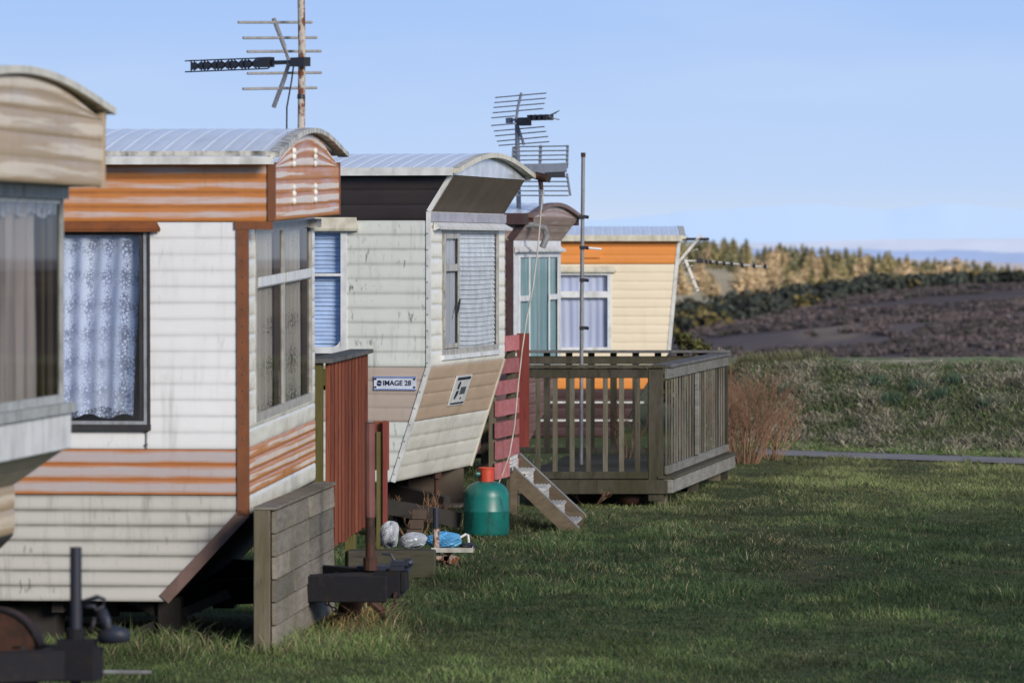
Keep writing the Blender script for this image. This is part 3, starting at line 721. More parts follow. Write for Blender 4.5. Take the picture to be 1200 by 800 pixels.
sl = MB(); sl.fbox(E, 0.40, 2.44, 1.29, 1.323, 0.0, 0.022); sl.build('window_sill', M['frame_white'], w)
hood(c3, E, 0.10, 2.62, 2.250, M['frame_white'], 0.07, 0.03)
# name plate and badge
pl = MB(); pl.fbox(S, -0.400, -0.092, S3(457), S3(441), 0.008, 0.016)
plate = pl.build('name_plate', plain('pale_blue_white_plate', (0.62,0.68,0.80), 0.4), c3)
ed = MB(); ed.fbox(S, -0.400, -0.092, S3(443), S3(441), 0.0162, 0.019); ed.fbox(S, -0.400, -0.092, S3(457), S3(455.6), 0.0162, 0.019); ed.build('plate_edge', plain('blue_plate_edge', (0.20,0.27,0.52), 0.5), plate)
ink = plain('navy_ink', (0.012,0.016,0.05), 0.5)
zc = S3(449)
text_mesh('IMAGE 28', 0.050, S, -0.334, zc, 0.0185, ink, plate, 'lettering', 0.98, 0.022)
lg = MB()
for (ca, flip) in ((0, 1), (math.pi, 1)):       # round two-armed swirl
    pts = []
    for k in range(9):
        t = ca + k/8*math.pi*0.88; pts.append((math.cos(t)*0.019, math.sin(t)*0.021))
    for k in range(8):
        a, b = pts[k], pts[k+1]; wd = 0.62+0.36*(k/8)
        lg.face([S.p(-0.360+a[0], zc+a[1], 0.019), S.p(-0.360+b[0], zc+b[1], 0.019), S.p(-0.360+b[0]*(1-wd), zc+b[1]*(1-wd), 0.019), S.p(-0.360+a[0]*(1-wd), zc+a[1]*(1-wd), 0.019)])
for (u, z) in ((-0.388, zc+0.030), (-0.388, zc-0.028), (-0.104, zc+0.030), (-0.104, zc-0.028)): lg.fbox(S, u-0.007, u+0.007, z-0.006, z+0.006, 0.017, 0.021)
lg.build('emblem', ink, plate)
u0, u1 = 1.02, 1.56; wa, wb = 0.085, 0.315
pl = MB(); pl.fbox(frS, u0, u1, wa, wb, 0.006, 0.014)
badge = pl.build('badge_plate', plain('white_badge', (0.66,0.68,0.68), 0.35), c3)
lg = MB(); lg.fbox(frS, u0+0.05, u1-0.04, wb-0.032, wb-0.012, 0.0142, 0.017); lg.fbox(frS, u0+0.05, u1-0.04, wa+0.010, wa+0.022, 0.0142, 0.017)
def rib(pts): lg.face([frS.p(u, v, 0.0165) for u, v in pts])
rib([(u0+0.13, wa+0.13), (u0+0.19, wa+0.125), (u0+0.21, wa+0.175), (u0+0.17, wa+0.19), (u0+0.13, wa+0.165)])
rib([(u0+0.10, wa+0.055), (u0+0.15, wa+0.05), (u0+0.21, wa+0.095), (u0+0.20, wa+0.118), (u0+0.13, wa+0.112)])
lg.build('emblem', ink, badge)
b2 = MB(); b2.fbox(frS, u0+0.26, u0+0.43, wa+0.085, wa+0.14, 0.0145, 0.018); b2.fbox(frS, u0+0.32, u0+0.36, wa+0.045, wa+0.062, 0.0145, 0.018); b2.build('dark_square', plain('slate_ink', (0.06,0.08,0.09), 0.5), badge)
# running gear under caravan 3
hb = MB()
hb.bar((-1.2, 0.5, zb-0.07), (0.02, 0.95, 0.11), 0.07, 0.11); hb.bar((-1.2, 2.1, zb-0.07), (-0.2, 1.5, 0.20), 0.07, 0.1)
hb.box(-0.7, -0.58, 1.9, 2.0, 0.0, zb); hb.box(-1.35, -1.25, 0.2, 0.3, 0, zb); hb.bar((-1.3, 0.25, 0.02), (-0.5, 0.3, zb-0.03), 0.05, 0.07)
hb.build('running_gear', M['under'], c3)
for x, y, m in ((-0.30, 1.6, 'rust'), (-0.72, 0.35, 'grey_trim')):
    mb = MB(); mb.tube([(x, y, 0), (x, y, zb-0.01)], 0.016, 8); mb.tube([(x, y, zb-0.05), (x, y, zb-0.005)], 0.04, 8); mb.build('jack_leg', M[m], c3)
gb = MB(); gb.box(-0.9, -0.1, 1.5, 2.55, 0.17, 0.175); gb.quad((-0.95, 2.2, 0.16), (-0.22, 2.2, 0.16), (-0.22, 2.2, zb), (-0.95, 2.2, zb)); gb.build('undertray', M['visor'], c3)

# ------------------------------------------------------------------ caravan 4: dusty pink
W = 2.6
c4 = empty('static_caravan', (PX(600, 43.5), 43.5, 0), -math.radians(10.4))
tag(c4, 'dusty pink caravan with teal curtains filling its tall end window, behind the deck', 'caravan', 'static caravans in the row')
p4 = [(-0.32, 0.22), (-0.06, 0.72), (0.0, 0.95), (0.0, 2.162), (0.16, 2.372)]
side(c4, SIDE(), L, p4, [(0.22, 0.948, M['maroon_low']), (0.952, 2.16, M['pinkish']), (2.164, 2.372, M['pinkish'])])
shell(c4, L, W, p4, 2.372, M['pinkish'])
E = END(); wz = (0.36, 2.50, 0.97, 2.06)
end_band(c4, W, p4[0], p4[1], M['maroon_low'], 0.11, 0.008); end_band(c4, W, p4[1], p4[2], M['maroon_low'], 0.11, 0.008)
end_band(c4, W, p4[2], p4[3], M['frame_white'], 0.11, 0.002, holes=[wz])
end_band(c4, W, p4[3], p4[4], M['pinkish'], 0.09, 0.006, name='overhang_visor')
gable(c4, W, 0.163, 2.372, 0.125, M['pinkish'], 0.07)
edge_trims(c4, W, p4[2:], M['maroon_trim'], 0.05)
roof(c4, L, W, 0.165, 2.40, 0.115, side_ov=0.08, end_ov=0.03, trim='mauve_trim', edge_h=0.03, gut='maroon_trim', gut_h=0.09)
w = window(c4, E, *wz, M['frame_white'], 0.05, mull=[(0.92, 0.04), (1.98, 0.04)], trans=[(1.63, 0.05, 0.40, 0.90), (1.63, 0.05, 2.0, 2.46)], proud=.006, deep=.006, pn=-.003)
curtain('teal_curtain', M['teal_drape'], w, E, 0.40, 1.45, 0.98, 2.04, -0.020, 9, 0.007, 21)
curtain('teal_curtain', M['teal_drape'], w, E, 1.47, 2.47, 0.98, 2.04, -0.024, 9, 0.007, 22)
gm = MB(); gm.fbox(E, 1.44, 1.47, 0.98, 2.05, -0.012, -0.008); gm.build('curtain_edge', M['frame_white'], w)
hood(c4, E, 0.10, 2.55, 2.08, M['frame_white'], 0.06, 0.03)
fl = MB(); fl.tube([(0.13, 0.30, 2.31), (0.22, 0.45, 2.28), (0.24, 0.47, 2.20), (0.20, 0.45, 2.10)], [0.02, 0.03, 0.033, 0.03], 12); fl.tube([(0.03, 0.02, 2.30), (0.13, 0.30, 2.31)], 0.028, 8)
fl.build('flue_pipe', M['galv'], c4, smooth=False)
pc = MB(); pc.box(0.165, 0.20, -0.06, 0.0, 2.33, 2.385); pc.build('gutter_cap', M['rust'], c4)

# ------------------------------------------------------------------ caravan 5: cream with an orange band
W = 2.7
c5 = empty('static_caravan', (PX(797, 53), 53.0, 0), -math.radians(0.6))
tag(c5, 'cream caravan with a bright orange top band and lilac curtains, farthest in the row', 'caravan', 'static caravans in the row')
p5 = [(-0.70, 0.0), (-0.38, 0.58), (-0.115, 0.95), (0.0, 2.20)]
S = SIDE()
side(c5, S, L, p5, [(0.0, 0.53, M['maroon_dark']), (0.533, 0.655, M['bright_orange']), (0.66, 1.915, M['cream']), (1.92, 2.20, M['bright_orange'])], (-1.50, -0.77, 0.97, 1.80), 0.10, 0.009)
shell(c5, L, W, p5, 2.20, M['cream'])
for a, b in zip(p5, p5[1:]): end_band(c5, W, a, b, M['cream'], 0.1)
gable(c5, W, 0.0, 2.20, 0.14, M['cream'])
edge_trims(c5, W, p5[2:], M['white_trim'], 0.03)
roof(c5, L, W, 0.0, 2.225, 0.115, side_ov=0.09, end_ov=0.05, trim='cream_trim', edge_h=0.03, gut='cream_trim', gut_h=0.055)
w = window(c5, S, -1.50, -0.76, 0.95, 1.84, M['frame_white'], 0.045, trans=[(1.58, 0.07, -1.46, -0.8)])
for a, b in ((-1.46, -1.12), (-1.13, -0.80)): curtain('lilac_curtain', M['lilac_drape'], w, S, a, b, 0.97, 1.80, -0.05, 4, 0.004, int(abs(a)*10))
hood(c5, S, -1.56, -0.73, 1.845, M['cream_trim'], 0.05, 0.05)
vb = MB(); vb.fbox(S, -1.08, -0.885, 1.985, 2.055, 0.008, 0.03); vb.build('vent_cover', M['bright_orange'], c5)
ss = MB(); ss.fbox(S, -2.6, -0.40, 0.375, 0.395, 0.004, 0.03); ss.fbox(S, -2.6, -0.46, 0.175, 0.195, 0.004, 0.03); ss.build('pale_strip', M['white_trim'], c5)
# ------------------------------------------------------------------ aerials
def V(*a): return Vector(a)
# aerial on caravan 2
d = 26.40; mx = PX(353, d)
a2 = empty('tv_aerial', (mx, d, 2.70)); tag(a2, 'long television aerial on a rusty flaking mast above the orange caravan roof', 'aerial')
mb = MB(); mb.tube([(0, 0, 0), (0.004, 0, 0.5), (-0.004, 0, 1.0)], 0.0205, 14); mb.build('mast', M['rust_white'], a2)
mb = MB(); mb.tube([(0, 0, 0.22), (0, 0, 0.245)], 0.0225, 12); mb.build('mast_clamp', M['plastic_black'], a2)
zb = PZ(73, d)-2.70
B = V(-0.72, 0.694, 0.0); R = V(0.694, 0.72, 0.035).normalized()
def along(s, z=0.0, r=0.0): return B*s + R*r + V(0, -0.03, zb+z)
mb = MB(); mb.tube([along(-0.03), along(0.30, 0.002)], 0.012, 8); mb.bar(along(-0.05), along(0.06), 0.05, 0.05); mb.build('boom', M['plastic_black'], a2)
mb = MB(); ap = 0.085
for sg in (1, -1):
    mb.tube([along(ap+0.01, 0.0), along(ap+0.05, sg*0.09), along(ap+0.135, sg*0.245)], 0.0125, 8)
mb.build('reflector_bracket', M['galv'], a2)
for z in (0.225, 0.138, 0.062, -0.058, -0.142):
    s = ap+0.02+abs(z)*0.45
    mb = MB(); mb.tube([along(s, z, -0.28), along(s, z, 0.28)], 0.0078, 8); mb.build('reflector_rod', M['alu'], a2)
mb = MB(); mb.bar(along(0.24, 0.006), along(0.33, 0.006), 0.05, 0.055); mb.build('dipole_box', M['plastic_black'], a2)
mb = MB()
for sg in (1, -1):
    mb.tube([along(0.22, sg*0.006), along(0.27, sg*0.03), along(0.88, sg*0.031), along(0.95, sg*0.031)], 0.0042, 6)
mb.build('director_rail', M['plastic_black'], a2)
for k in range(5):
    s = 0.345+k*0.112
    mb = MB()
    for r in (-0.012, 0.012):
        mb.face([along(s, 0.031, r), along(s+0.050, 0.006, r), along(s+0.050, -0.006, r), along(s, -0.031, r)])
        mb.face([along(s+0.100, 0.031, r), along(s+0.050, 0.006, r), along(s+0.050, -0.006, r), along(s+0.100, -0.031, r)])
    mb.tube([along(s+0.05, 0, -0.02), along(s+0.05, 0, 0.02)], 0.012, 6)
    mb.build('director', M['plastic_black'], a2)
mb = MB(); mb.tube([along(0.06, -0.02), along(0.075, -0.10)+V(0.0,0,0), V(-0.078, -0.03, zb-0.25), V(-0.079, -0.03, 0.01)], 0.0045, 6); mb.build('aerial_cable', M['plastic_black'], a2)

# two aerials on caravan 4's roof: fine grid above, heavy grid below
d = 43.9
a4 = empty('tv_aerial', (PX(606, d), d, 2.42)); tag(a4, 'upright television aerial with a fan of thin horizontal rods, above the dark-banded caravan', 'aerial')
T = lambda px, py, dy=0.0: V(PX(px, d)-PX(606, d), dy, PZ(py, d)-2.42)
mb = MB(); mb.tube([T(608, 245), T(606, 150), T(605, 138)], [0.022, 0.021, 0.018], 10); mb.build('mast', M['alu_dark'], a4)
mb = MB(); mb.tube([T(605, 140, -.03), T(607, 125, -.03), T(611, 109, -.03)], 0.012, 8); mb.tube([T(605, 142, -.03), T(609, 155, -.03), T(614, 170, -.03)], 0.012, 8); mb.build('reflector_bracket', M['alu_dark'], a4)
for (l, r, y0, y1) in ((580.5,640,113.5,110.5),(579.5,639.5,119.5,116.5),(578.5,638,125.2,122.5),(577.5,636.5,131.5,128.5),(576,604,137.5,137),(576,604,146.5,146),(579,638,153,149.5),(580.5,640,158.7,155),(582.5,642,165,161),(584.5,643.5,170,167)):
    mb = MB(); mb.tube([T(l, y0, 0.25), T((l+r)/2, (y0+y1)/2, -.03), T(r, y1, -0.31)], 0.0062, 6); mb.build('reflector_rod', M['alu'], a4)
mb = MB(); mb.tube([T(595, 141, .10), T(644, 138, -.38)], 0.011, 8); mb.bar(T(594, 141.3, .1), T(600, 141, .05), .03, .05); mb.build('boom', M['alu_dark'], a4)
mb = MB(); mb.bar(T(609, 143, -.06), T(620, 143, -.15), 0.06, 0.075); mb.build('dipole_box', M['plastic_black'], a4)
for px in (624, 629.5, 636, 642):
    mb = MB(); dd = -.10-(px-612)*0.008; mb.bar(T(px-2, 139, dd), T(px+2, 138.7, dd-.03), 0.10, 0.05); mb.tube([T(px-3, 136, dd-.08), T(px+3, 136, dd+.08)], 0.005, 5); mb.build('director', M['plastic_black'], a4)
mb = MB()
for (x, y) in ((655, 131.5), (655, 142), (652, 134), (648, 140)): mb.tube([T(640, 138, -.34), T(x, y, -.46)], 0.005, 5)
mb.build('director_rod', M['alu'], a4)
a4b = empty('tv_aerial', (PX(634, d-.3), d-.3, 2.42)); tag(a4b, 'broad grid television aerial with two stacked banks of bars beside the brown roof visor', 'aerial')
T = lambda px, py, dy=0.0: V(PX(px, d)-PX(634, d), dy, PZ(py, d)-2.42)
for (px, yt, ym, w_) in ((602.5, 173, 196, 0.035), (633.5, 171, 198, 0.028), (665, 171, 198, 0.024)):
    mb = MB(); mb.bar(T(px, yt), T(px-1, ym), w_, 0.02, (0,1,0)); mb.bar(T(px-1, 204), T(px+3, 230), w_*0.9, 0.02, (0,1,0)); mb.build('side_bar', M['alu_dark'], a4b)
for k in range(5):
    for (ya, yb) in ((173+k*5.2, 172+k*5.2), (208+k*5.4, 208+k*5.4)):
        mb = MB(); mb.tube([T(603, ya, -.02), T(666, yb, -.02)], 0.0075, 6); mb.build('grid_rod', M['alu_dark'], a4b)
mb = MB(); mb.bar(T(612, 199), T(664, 197), 0.06, 0.085); mb.build('boom', M['alu_dark'], a4b)
mb = MB(); mb.bar(T(638, 206, -.05), T(662, 205, -.05), 0.04, 0.05); mb.bar(T(636, 209, -.04), T(645, 212, -.04), 0.05, 0.05); mb.build('dipole_box', M['plastic_black'], a4b)
mb = MB(); mb.tube([T(633, 206), T(634, 228), T(634, 246)], 0.02, 8); mb.build('mast', M['alu_dark'], a4b)

# aerial at the far end of caravan 5
d = 53.6
a5 = empty('tv_aerial', (PX(798, d), d, 2.15)); tag(a5, 'television aerial pointing right from the corner of the cream caravan, against the wood', 'aerial')
T = lambda px, py, dy=0.0: V(PX(px, d)-PX(798, d), dy, PZ(py, d)-2.15)
mb = MB(); mb.tube([T(788, 280), T(831, 280)], 0.014, 8); mb.build('bracket', M['plastic_black'], a5)
mb = MB(); mb.tube([T(790, 305), T(830, 306), T(899, 313)], 0.0085, 8); mb.build('boom', M['alu_pale'], a5)
mb = MB(); mb.bar(T(821.5, 275, -.02), T(794, 309, -.02), 0.028, 0.032); mb.bar(T(803, 304, -.02), T(818, 341, -.02), 0.028, 0.032); mb.build('reflector_bracket', M['alu_pale'], a5)
for (px, py) in ((819, 279), (813, 293), (801, 303), (797, 309), (807, 312), (811, 327), (815, 338)):
    mb = MB(); mb.tube([T(px-3, py+2, .2), T(px+3, py-1, -.26)], 0.0065, 6); mb.build('reflector_rod', M['alu_pale'], a5)
mb = MB(); mb.bar(T(816.5, 305.5), T(824, 305.5), 0.06, 0.055); mb.build('dipole_box', M['plastic_black'], a5)
for k, px in enumerate((827.5, 832.5, 840, 848.5, 857.5, 869.5, 883.5, 896.5)):
    mb = MB(); y = 306.4+k*0.85; mb.bar(T(px-1.6, y, 0), T(px+1.6, y, 0), 0.07, 0.045); mb.tube([T(px-1.5, y-5.5, .12), T(px+.5, y-1, 0), T(px+1, y+3, -.12)], 0.005, 5); mb.build('director', M['plastic_black'], a5)
# pole on the deck
d = 41.0
po = empty('aerial_pole', (PX(681, d), d, 0.24)); tag(po, 'tall thin grey pole with black clamps standing on the deck', 'pole')
mb = MB(); mb.tube([(0, 0, 0), (0.004, 0, 1.3), (0.018, 0, PZ(182, d)-0.24)], 0.0165, 12); mb.build('mast', M['galv'], po)
mb = MB(); mb.tube([(0.018, 0, PZ(184, d)-0.24), (0.018, 0, PZ(179, d)-0.24)], 0.02, 10); mb.build('pole_cap', M['rust'], po)
for py in (254, 290, 328, 384):
    mb = MB(); z = PZ(py, d)-.24; mb.box(-0.015, 0.045, -0.03, 0.03, z-.014, z+.014); mb.tube([(0.0, 0, z), (0.065, -.01, z-.004)], 0.014, 8); mb.build('clamp', M['plastic_black'], po)
mb = MB(); z = PZ(291, d)-.24; mb.tube([(0.05, 0, z+0.005), (0.175, 0, z-0.008)], 0.011, 10); mb.build('stub_arm', M['white_plastic'], po)

# ------------------------------------------------------------------ block-boarded timber wall by the orange caravan
wl = empty('board_wall', (PX(297, 24.6), 24.6, 0.0), -math.radians(4.6))
tag(wl, 'low grey weathered timber wall of staggered boards at the end of the orange caravan', 'timber wall')
mb = MB(); mb.box(0.0, 0.085, 0.0, 0.06, 0.02, 0.75); mb.build('end_post', M['post_wood'], wl, bevel=0.004)
mb = MB(); mb.box(0.01, 0.09, 0.06, 2.62, 0.02, 0.72); mb.build('core', M['under'], wl)
mb = MB(); mb.box(0.0, 0.118, -0.004, 2.64, 0.752, 0.766); mb.build('top_board', M['grey_wood'], wl)
r = random.Random(5)
for row in range(6):
    z0 = 0.04+row*0.118; ys = [0.0, 0.62, 1.46, 2.02, 2.62] if row % 2 else [0.0, 0.80, 1.46, 2.62]
    for a, b in zip(ys, ys[1:]):
        if row in (2, 3) and False: continue
        mb = MB(); o = r.uniform(-.002, .002)
        mb.hexa([(0.092+o, a+.025, z0), (0.114+o, a+.025, z0), (0.114+o, b-.025, z0), (0.092+o, b-.025, z0),
                 (0.092, a+.025, z0+.110), (0.109+o, a+.025, z0+.110), (0.109+o, b-.025, z0+.110), (0.092, b-.025, z0+.110)])
        mb.build('board', M['grey_wood'], wl)

# ------------------------------------------------------------------ red board porch screen
rp = empty('porch_screen', (PX(371, 28.7)-.02, 28.7, 0.0), -math.radians(3.4))
tag(rp, 'tall red board porch screen with a dark grey capping, beside the orange caravan', 'screen')
r = random.Random(8)
y = 0.085; kk = 0
while y < 2.72:
    wdt = 0.118+r.uniform(-.012, .012); kk += 1; o = (0.005 if kk % 2 else 0.0)
    mb = MB(); zb_ = 0.275+r.uniform(-.012, .012)
    mb.box(0.060+o, 0.080+o, y, y+wdt-0.016, zb_, 1.405); mb.build('board', M['red_board' if kk % 2 else 'red_board_shaded'], rp); y += wdt
mb = MB(); mb.box(-0.005, 0.055, 0.0, 0.07, 0.0, 1.405); mb.build('end_post', M['olive_post'], rp)
mb = MB(); mb.box(0.0, 0.06, 0.15, 2.8, 0.42, 0.50); mb.box(0.0, 0.06, 0.15, 2.8, 1.24, 1.32); mb.box(0.0, 0.07, 0.04, 0.13, 1.27, 1.37); mb.build('rail', M['olive_post'], rp)
mb = MB(); mb.box(0.018, 0.056, 0.55, 0.66, 0.0, 0.46); mb.build('leg', M['stair_wood'], rp)
mb = MB(); mb.box(0.0, 0.065, 2.02, 2.12, 0.0, 0.5); mb.build('leg', M['olive_post'], rp)
mb = MB(); mb.box(-0.035, 0.115, -0.03, 2.80, 1.407, 1.432); mb.build('capping', M['cap'], rp)
lp = empty('red_post', (PX(437, 32.2), 32.2, 0.0), -math.radians(5))
tag(lp, 'short red boards nailed to an olive post, just behind the tall red porch screen', 'post')
mb = MB(); mb.box(0.07, 0.10, -.03, 0.0, 0.10, 0.935); mb.build('board', M['red_flat'], lp)
mb = MB(); mb.box(0.0, 0.105, 0.03, 0.05, 0.60, 0.93); mb.build('back_board', M['red_board'], lp)
mb = MB(); mb.box(0.025, 0.065, -.01, 0.03, 0.0, 0.86); mb.build('post', M['olive_post'], lp)

# ------------------------------------------------------------------ gas cylinder
gc = empty('gas_cylinder', (PX(570, 34.85), 34.85, -0.01)); tag(gc, 'teal green gas cylinder with a red valve guard on the grass', 'gas cylinder')
mb = MB(); mb.lathe((0, 0, 0.012), [(0.150, 0.0), (0.160, 0.012), (0.166, 0.03), (0.167, 0.17), (0.1695, 0.176), (0.1695, 0.184), (0.167, 0.19), (0.167, 0.28), (0.164, 0.305), (0.154, 0.335), (0.135, 0.362), (0.105, 0.382), (0.07, 0.394), (0.0, 0.398)], 40)
mb.build('body', M['teal'], gc, smooth=True)
mb = MB(); mb.lathe((0, 0, 0.0), [(0.14, 0.0), (0.145, 0.0), (0.145, 0.02), (0.14, 0.02)], 30); mb.build('foot_ring', M['rust'], gc)
mb = MB(); n = 30
ring = []
for k in range(n+1):
    t = math.radians(255)+math.radians(300)*k/n-math.radians(20)
    ring.append(t)
i0 = []
for t in ring:
    c, s_ = math.cos(t), math.sin(t)
    i0.append([mb.vert((0.056*c, 0.056*s_, 0.392)), mb.vert((0.058*c, 0.058*s_, 0.500)), mb.vert((0.051*c, 0.051*s_, 0.500)), mb.vert((0.049*c, 0.049*s_, 0.392))])
for a, b in zip(i0, i0[1:]):
    for k in range(4): mb.f.append([a[k], b[k], b[(k+1) % 4], a[(k+1) % 4]])
mb.f.append(i0[0][:]); mb.f.append(i0[-1][::-1])
mb.tube([(0.054*math.cos(t), 0.054*math.sin(t), 0.501) for t in [2*math.pi*k/24 for k in range(25)]], 0.008, 8, False)
mb.lathe((0, 0, 0.40), [(0.03, 0.0), (0.048, 0.0), (0.052, 0.09), (0.03, 0.1)], 16)
mb.build('valve_guard', M['red_cap'], gc)
mb = MB(); mb.tube([(-0.075, -0.02, 0.46), (0, 0, 0.46)], 0.02, 10); mb.tube([(0, 0, 0.40), (0, 0, 0.48)], 0.025, 10); mb.build('valve', M['teal'], gc)

# ------------------------------------------------------------------ deck with railing
dk = empty('deck', (0.0, 38.7, 0.0)); tag(dk, 'raised weathered timber deck with a slatted railing on three sides', 'deck')
XR = PX(778, 38.7); D = V(PX(850, 43.1)-XR, 4.4, 0); DL = D.length; D.normalize(); ND = V(D.y, -D.x, 0)
near = Frame((0, 0, 0), (1, 0, 0), (0, 0, 1), (0, -1, 0)); rt = Frame((XR, 0, 0), D, (0, 0, 1), ND)
bk = Frame(V(XR, 0, 0)+D*(DL-0.06), (-1, 0, 0), (0, 0, 1), (0, -1, 0))
def part(name, mat, fn, bevel=0.004):
    mb = MB(); fn(mb); return mb.build(name, M[mat], dk, bevel=bevel)
part('handrail', 'deck_wood', lambda m: (m.fbox(near, 0.0, XR-0.13, 1.045, 1.122, -0.02, 0.02)))
part('rail_cap', 'deck_wood', lambda m: (m.fbox(near, -0.02, XR+0.02, 1.124, 1.150, -0.09, 0.045)))
part('bottom_rail', 'deck_wood', lambda m: m.fbox(near, 0.0, XR-0.13, 0.228, 0.288, -0.02, 0.02))
part('fascia', 'deck_wood', lambda m: m.fbox(near, -0.05, XR+0.04, 0.108, 0.222, 0.0, 0.045))
part('post', 'deck_wood', lambda m: m.fbox(near, XR-0.128, XR-0.005, 0.05, 1.122, -0.10, 0.022))
part('post', 'deck_wood', lambda m: m.fbox(near, -0.02, 0.06, 0.0, 1.122, -0.10, 0.022))
r = random.Random(2)
for px in (630, 650, 671, 690, 709, 728, 747):
    x = PX(px, 38.7); o = r.uniform(-.004, .004)
    part('baluster', 'near_baluster', lambda m: m.fbox(near, x-0.020+o, x+0.020+o, 0.288, 1.045, -0.018, 0.014), 0)
part('handrail', 'deck_bleached', lambda m: (m.fbox(rt, 0.02, 1.75, 1.035, 1.120, 0.0, 0.03), m.fbox(rt, 1.76, DL, 1.037, 1.121, 0.0, 0.029)))
part('rail_cap', 'cap', lambda m: m.fbox(rt, 0.10, DL+0.05, 1.124, 1.150, -0.11, 0.05))
part('bottom_rail', 'deck_bleached', lambda m: (m.fbox(rt, 0.02, 2.1, 0.262, 0.33, 0.0, 0.03), m.fbox(rt, 2.11, DL, 0.262, 0.33, 0.0, 0.029)))
part('fascia', 'deck_bleached', lambda m: (m.fbox(rt, -0.04, 2.15, 0.115, 0.225, 0.0, 0.075), m.fbox(rt, 2.16, DL+0.15, 0.113, 0.223, 0.0, 0.073)))
part('edge_board', 'deck_wood', lambda m: m.fbox(rt, -0.04, DL+0.13, 0.228, 0.252, -0.05, 0.09))
nb = 24
for k in range(nb):
    u = 0.16+(DL-0.30)*k/(nb-1)+r.uniform(-.012, .012)
    if abs(u-2.12) < 0.12: continue
    w_ = 0.027+r.uniform(-.003, .004); t_ = r.uniform(-.008, .008)
    part('baluster', 'baluster', lambda m: m.hexa([rt.p(u-w_, .33, -.003), rt.p(u+w_, .33, -.003), rt.p(u+w_, .33, .005), rt.p(u-w_, .33, .005), rt.p(u-w_+t_, 1.036, -.003), rt.p(u+w_+t_, 1.036, -.003), rt.p(u+w_+t_, 1.036, .005), rt.p(u-w_+t_, 1.036, .005)]), 0)
part('post', 'deck_wood', lambda m: m.fbox(rt, 2.08, 2.19, 0.0, 1.034, -0.06, 0.026))
part('post_strip', 'deck_bleached', lambda m: m.fbox(rt, 2.045, 2.075, 0.335, 1.034, 0.006, 0.045))
part('post', 'deck_wood', lambda m: m.fbox(rt, DL-0.10, DL, 0.0, 1.034, -0.08, 0.026))
for u in (0.35, 2.3, 4.2): part('foot', 'post_wood', lambda m: m.fbox(rt, u-.05, u+.05, -0.02, 0.112, -0.12, -0.02))
BL = 2.05
part('handrail', 'deck_wood', lambda m: m.fbox(bk, 0.05, BL, 1.05, 1.122, -0.02, 0.02))
part('rail_cap', 'cap', lambda m: m.fbox(bk, -0.05, BL, 1.152, 1.176, -0.05, 0.09))
for k in range(9):
    u = 0.2+k*0.2; part('baluster', 'deck_wood', lambda m: m.fbox(bk, u-.03, u+.03, 0.30, 1.152, -0.03, 0.0), 0)
part('bottom_rail', 'deck_wood', lambda m: m.fbox(bk, 0.05, BL, 0.25, 0.30, -0.02, 0.02))
for k in range(30):
    y = 0.03+k*0.146
    if y > 4.3: break
    xr = XR+D.x/D.y*y-0.055
    part('floor_board', 'deck_wood', lambda m: m.box(0.0+D.x/D.y*y*0.8, xr, y, y+0.138, 0.215+r.uniform(-.002, .002), 0.240), 0)
part('joist', 'under', lambda m: (m.box(0.1, 0.16, 0.05, 4.2, 0.10, 0.212), m.box(0.6, 0.66, 0.05, 4.2, 0.10, 0.212), m.box(1.1, 1.16, 0.05, 4.2, 0.10, 0.212)), 0)

# ------------------------------------------------------------------ steps
sp = empty('steps', (PX(679, 35.35), 35.35, 0.0), -math.radians(4.5)); tag(sp, 'short flight of wooden steps with pale ribbed treads leading up to the deck', 'steps')
for y, m in ((0.0, 'stair_wood'), (0.62, 'stair_wood')):
    mb = MB(); t = 0.038
    up = 0.0 if y == 0.0 else 0.07
    pts = [(0.0, 0.02+up), (-0.49, 0.475+up), (-0.51, 0.36), (-0.13, 0.0), (-0.02, 0.0)]
    a = [mb.vert((x, y, z)) for x, z in pts]; b = [mb.vert((x, y+t, z)) for x, z in pts]
    mb.f.append(a); mb.f.append(b[::-1])
    for k in range(5): mb.f.append([a[k], b[k], b[(k+1) % 5], a[(k+1) % 5]])
    st_ = mb.build('stringer', M[m], sp)
    mb = MB(); mb.bar((0.0, y+t/2, 0.026+up), (-0.49, y+t/2, 0.481+up), t+.004, 0.008); mb.build('edge_strip', M['galv'], st_)
for k in range(4):
    z = 0.075+k*0.122; x = -0.02-k*0.118
    mb = MB(); mb.box(x-0.14, x, 0.042, 0.616, z-0.018, z)
    for q in range(5): mb.box(x-0.13+q*0.027, x-0.118+q*0.027, 0.044, 0.614, z+.0005, z+0.005)
    tr_ = mb.build('tread', M['tread'], sp)
    mb = MB()
    for q in range(4): mb.box(x-0.148, x-0.130, 0.044, 0.614, z+0.004+q*0.026, z+0.025+q*0.026)
    mb.build('riser', M['tread'], sp)

# ------------------------------------------------------------------ slatted red gate screen and its posts
sg = empty('slatted_screen', (PX(579, 36.95), 36.95, 0.0), -math.radians(10.5)); tag(sg, 'narrow screen of pink-red horizontal slats on a flat red board, left end of the deck', 'screen')
for k, (py, h) in enumerate(((394, 18), (421, 17), (446, 16), (469, 18), (494, 18), (516, 21), (541, 19))):
    z1_, z0_ = PZ(py, 37.2), PZ(py+h, 37.2); mb = MB(); mb.box(0.0, 0.022, 0.02+.01*(k % 2), 0.96, z0_, z1_); mb.build('slat', M['pink_slat'], sg)
mb = MB(); mb.box(-0.05, -0.002, 0.80, 0.92, 0.0, 1.40); mb.build('post', M['post_wood'], sg)
mb = MB(); mb.box(0.0, 0.095, 0.975, 1.0, 0.52, 1.42); mb.build('red_board', M['red_flat'], sg)
mb = MB(); mb.box(-0.05, 0.0-.002, 0.04, 0.10, 0.0, 1.38); mb.build('back_post', M['post_wood'], sg)
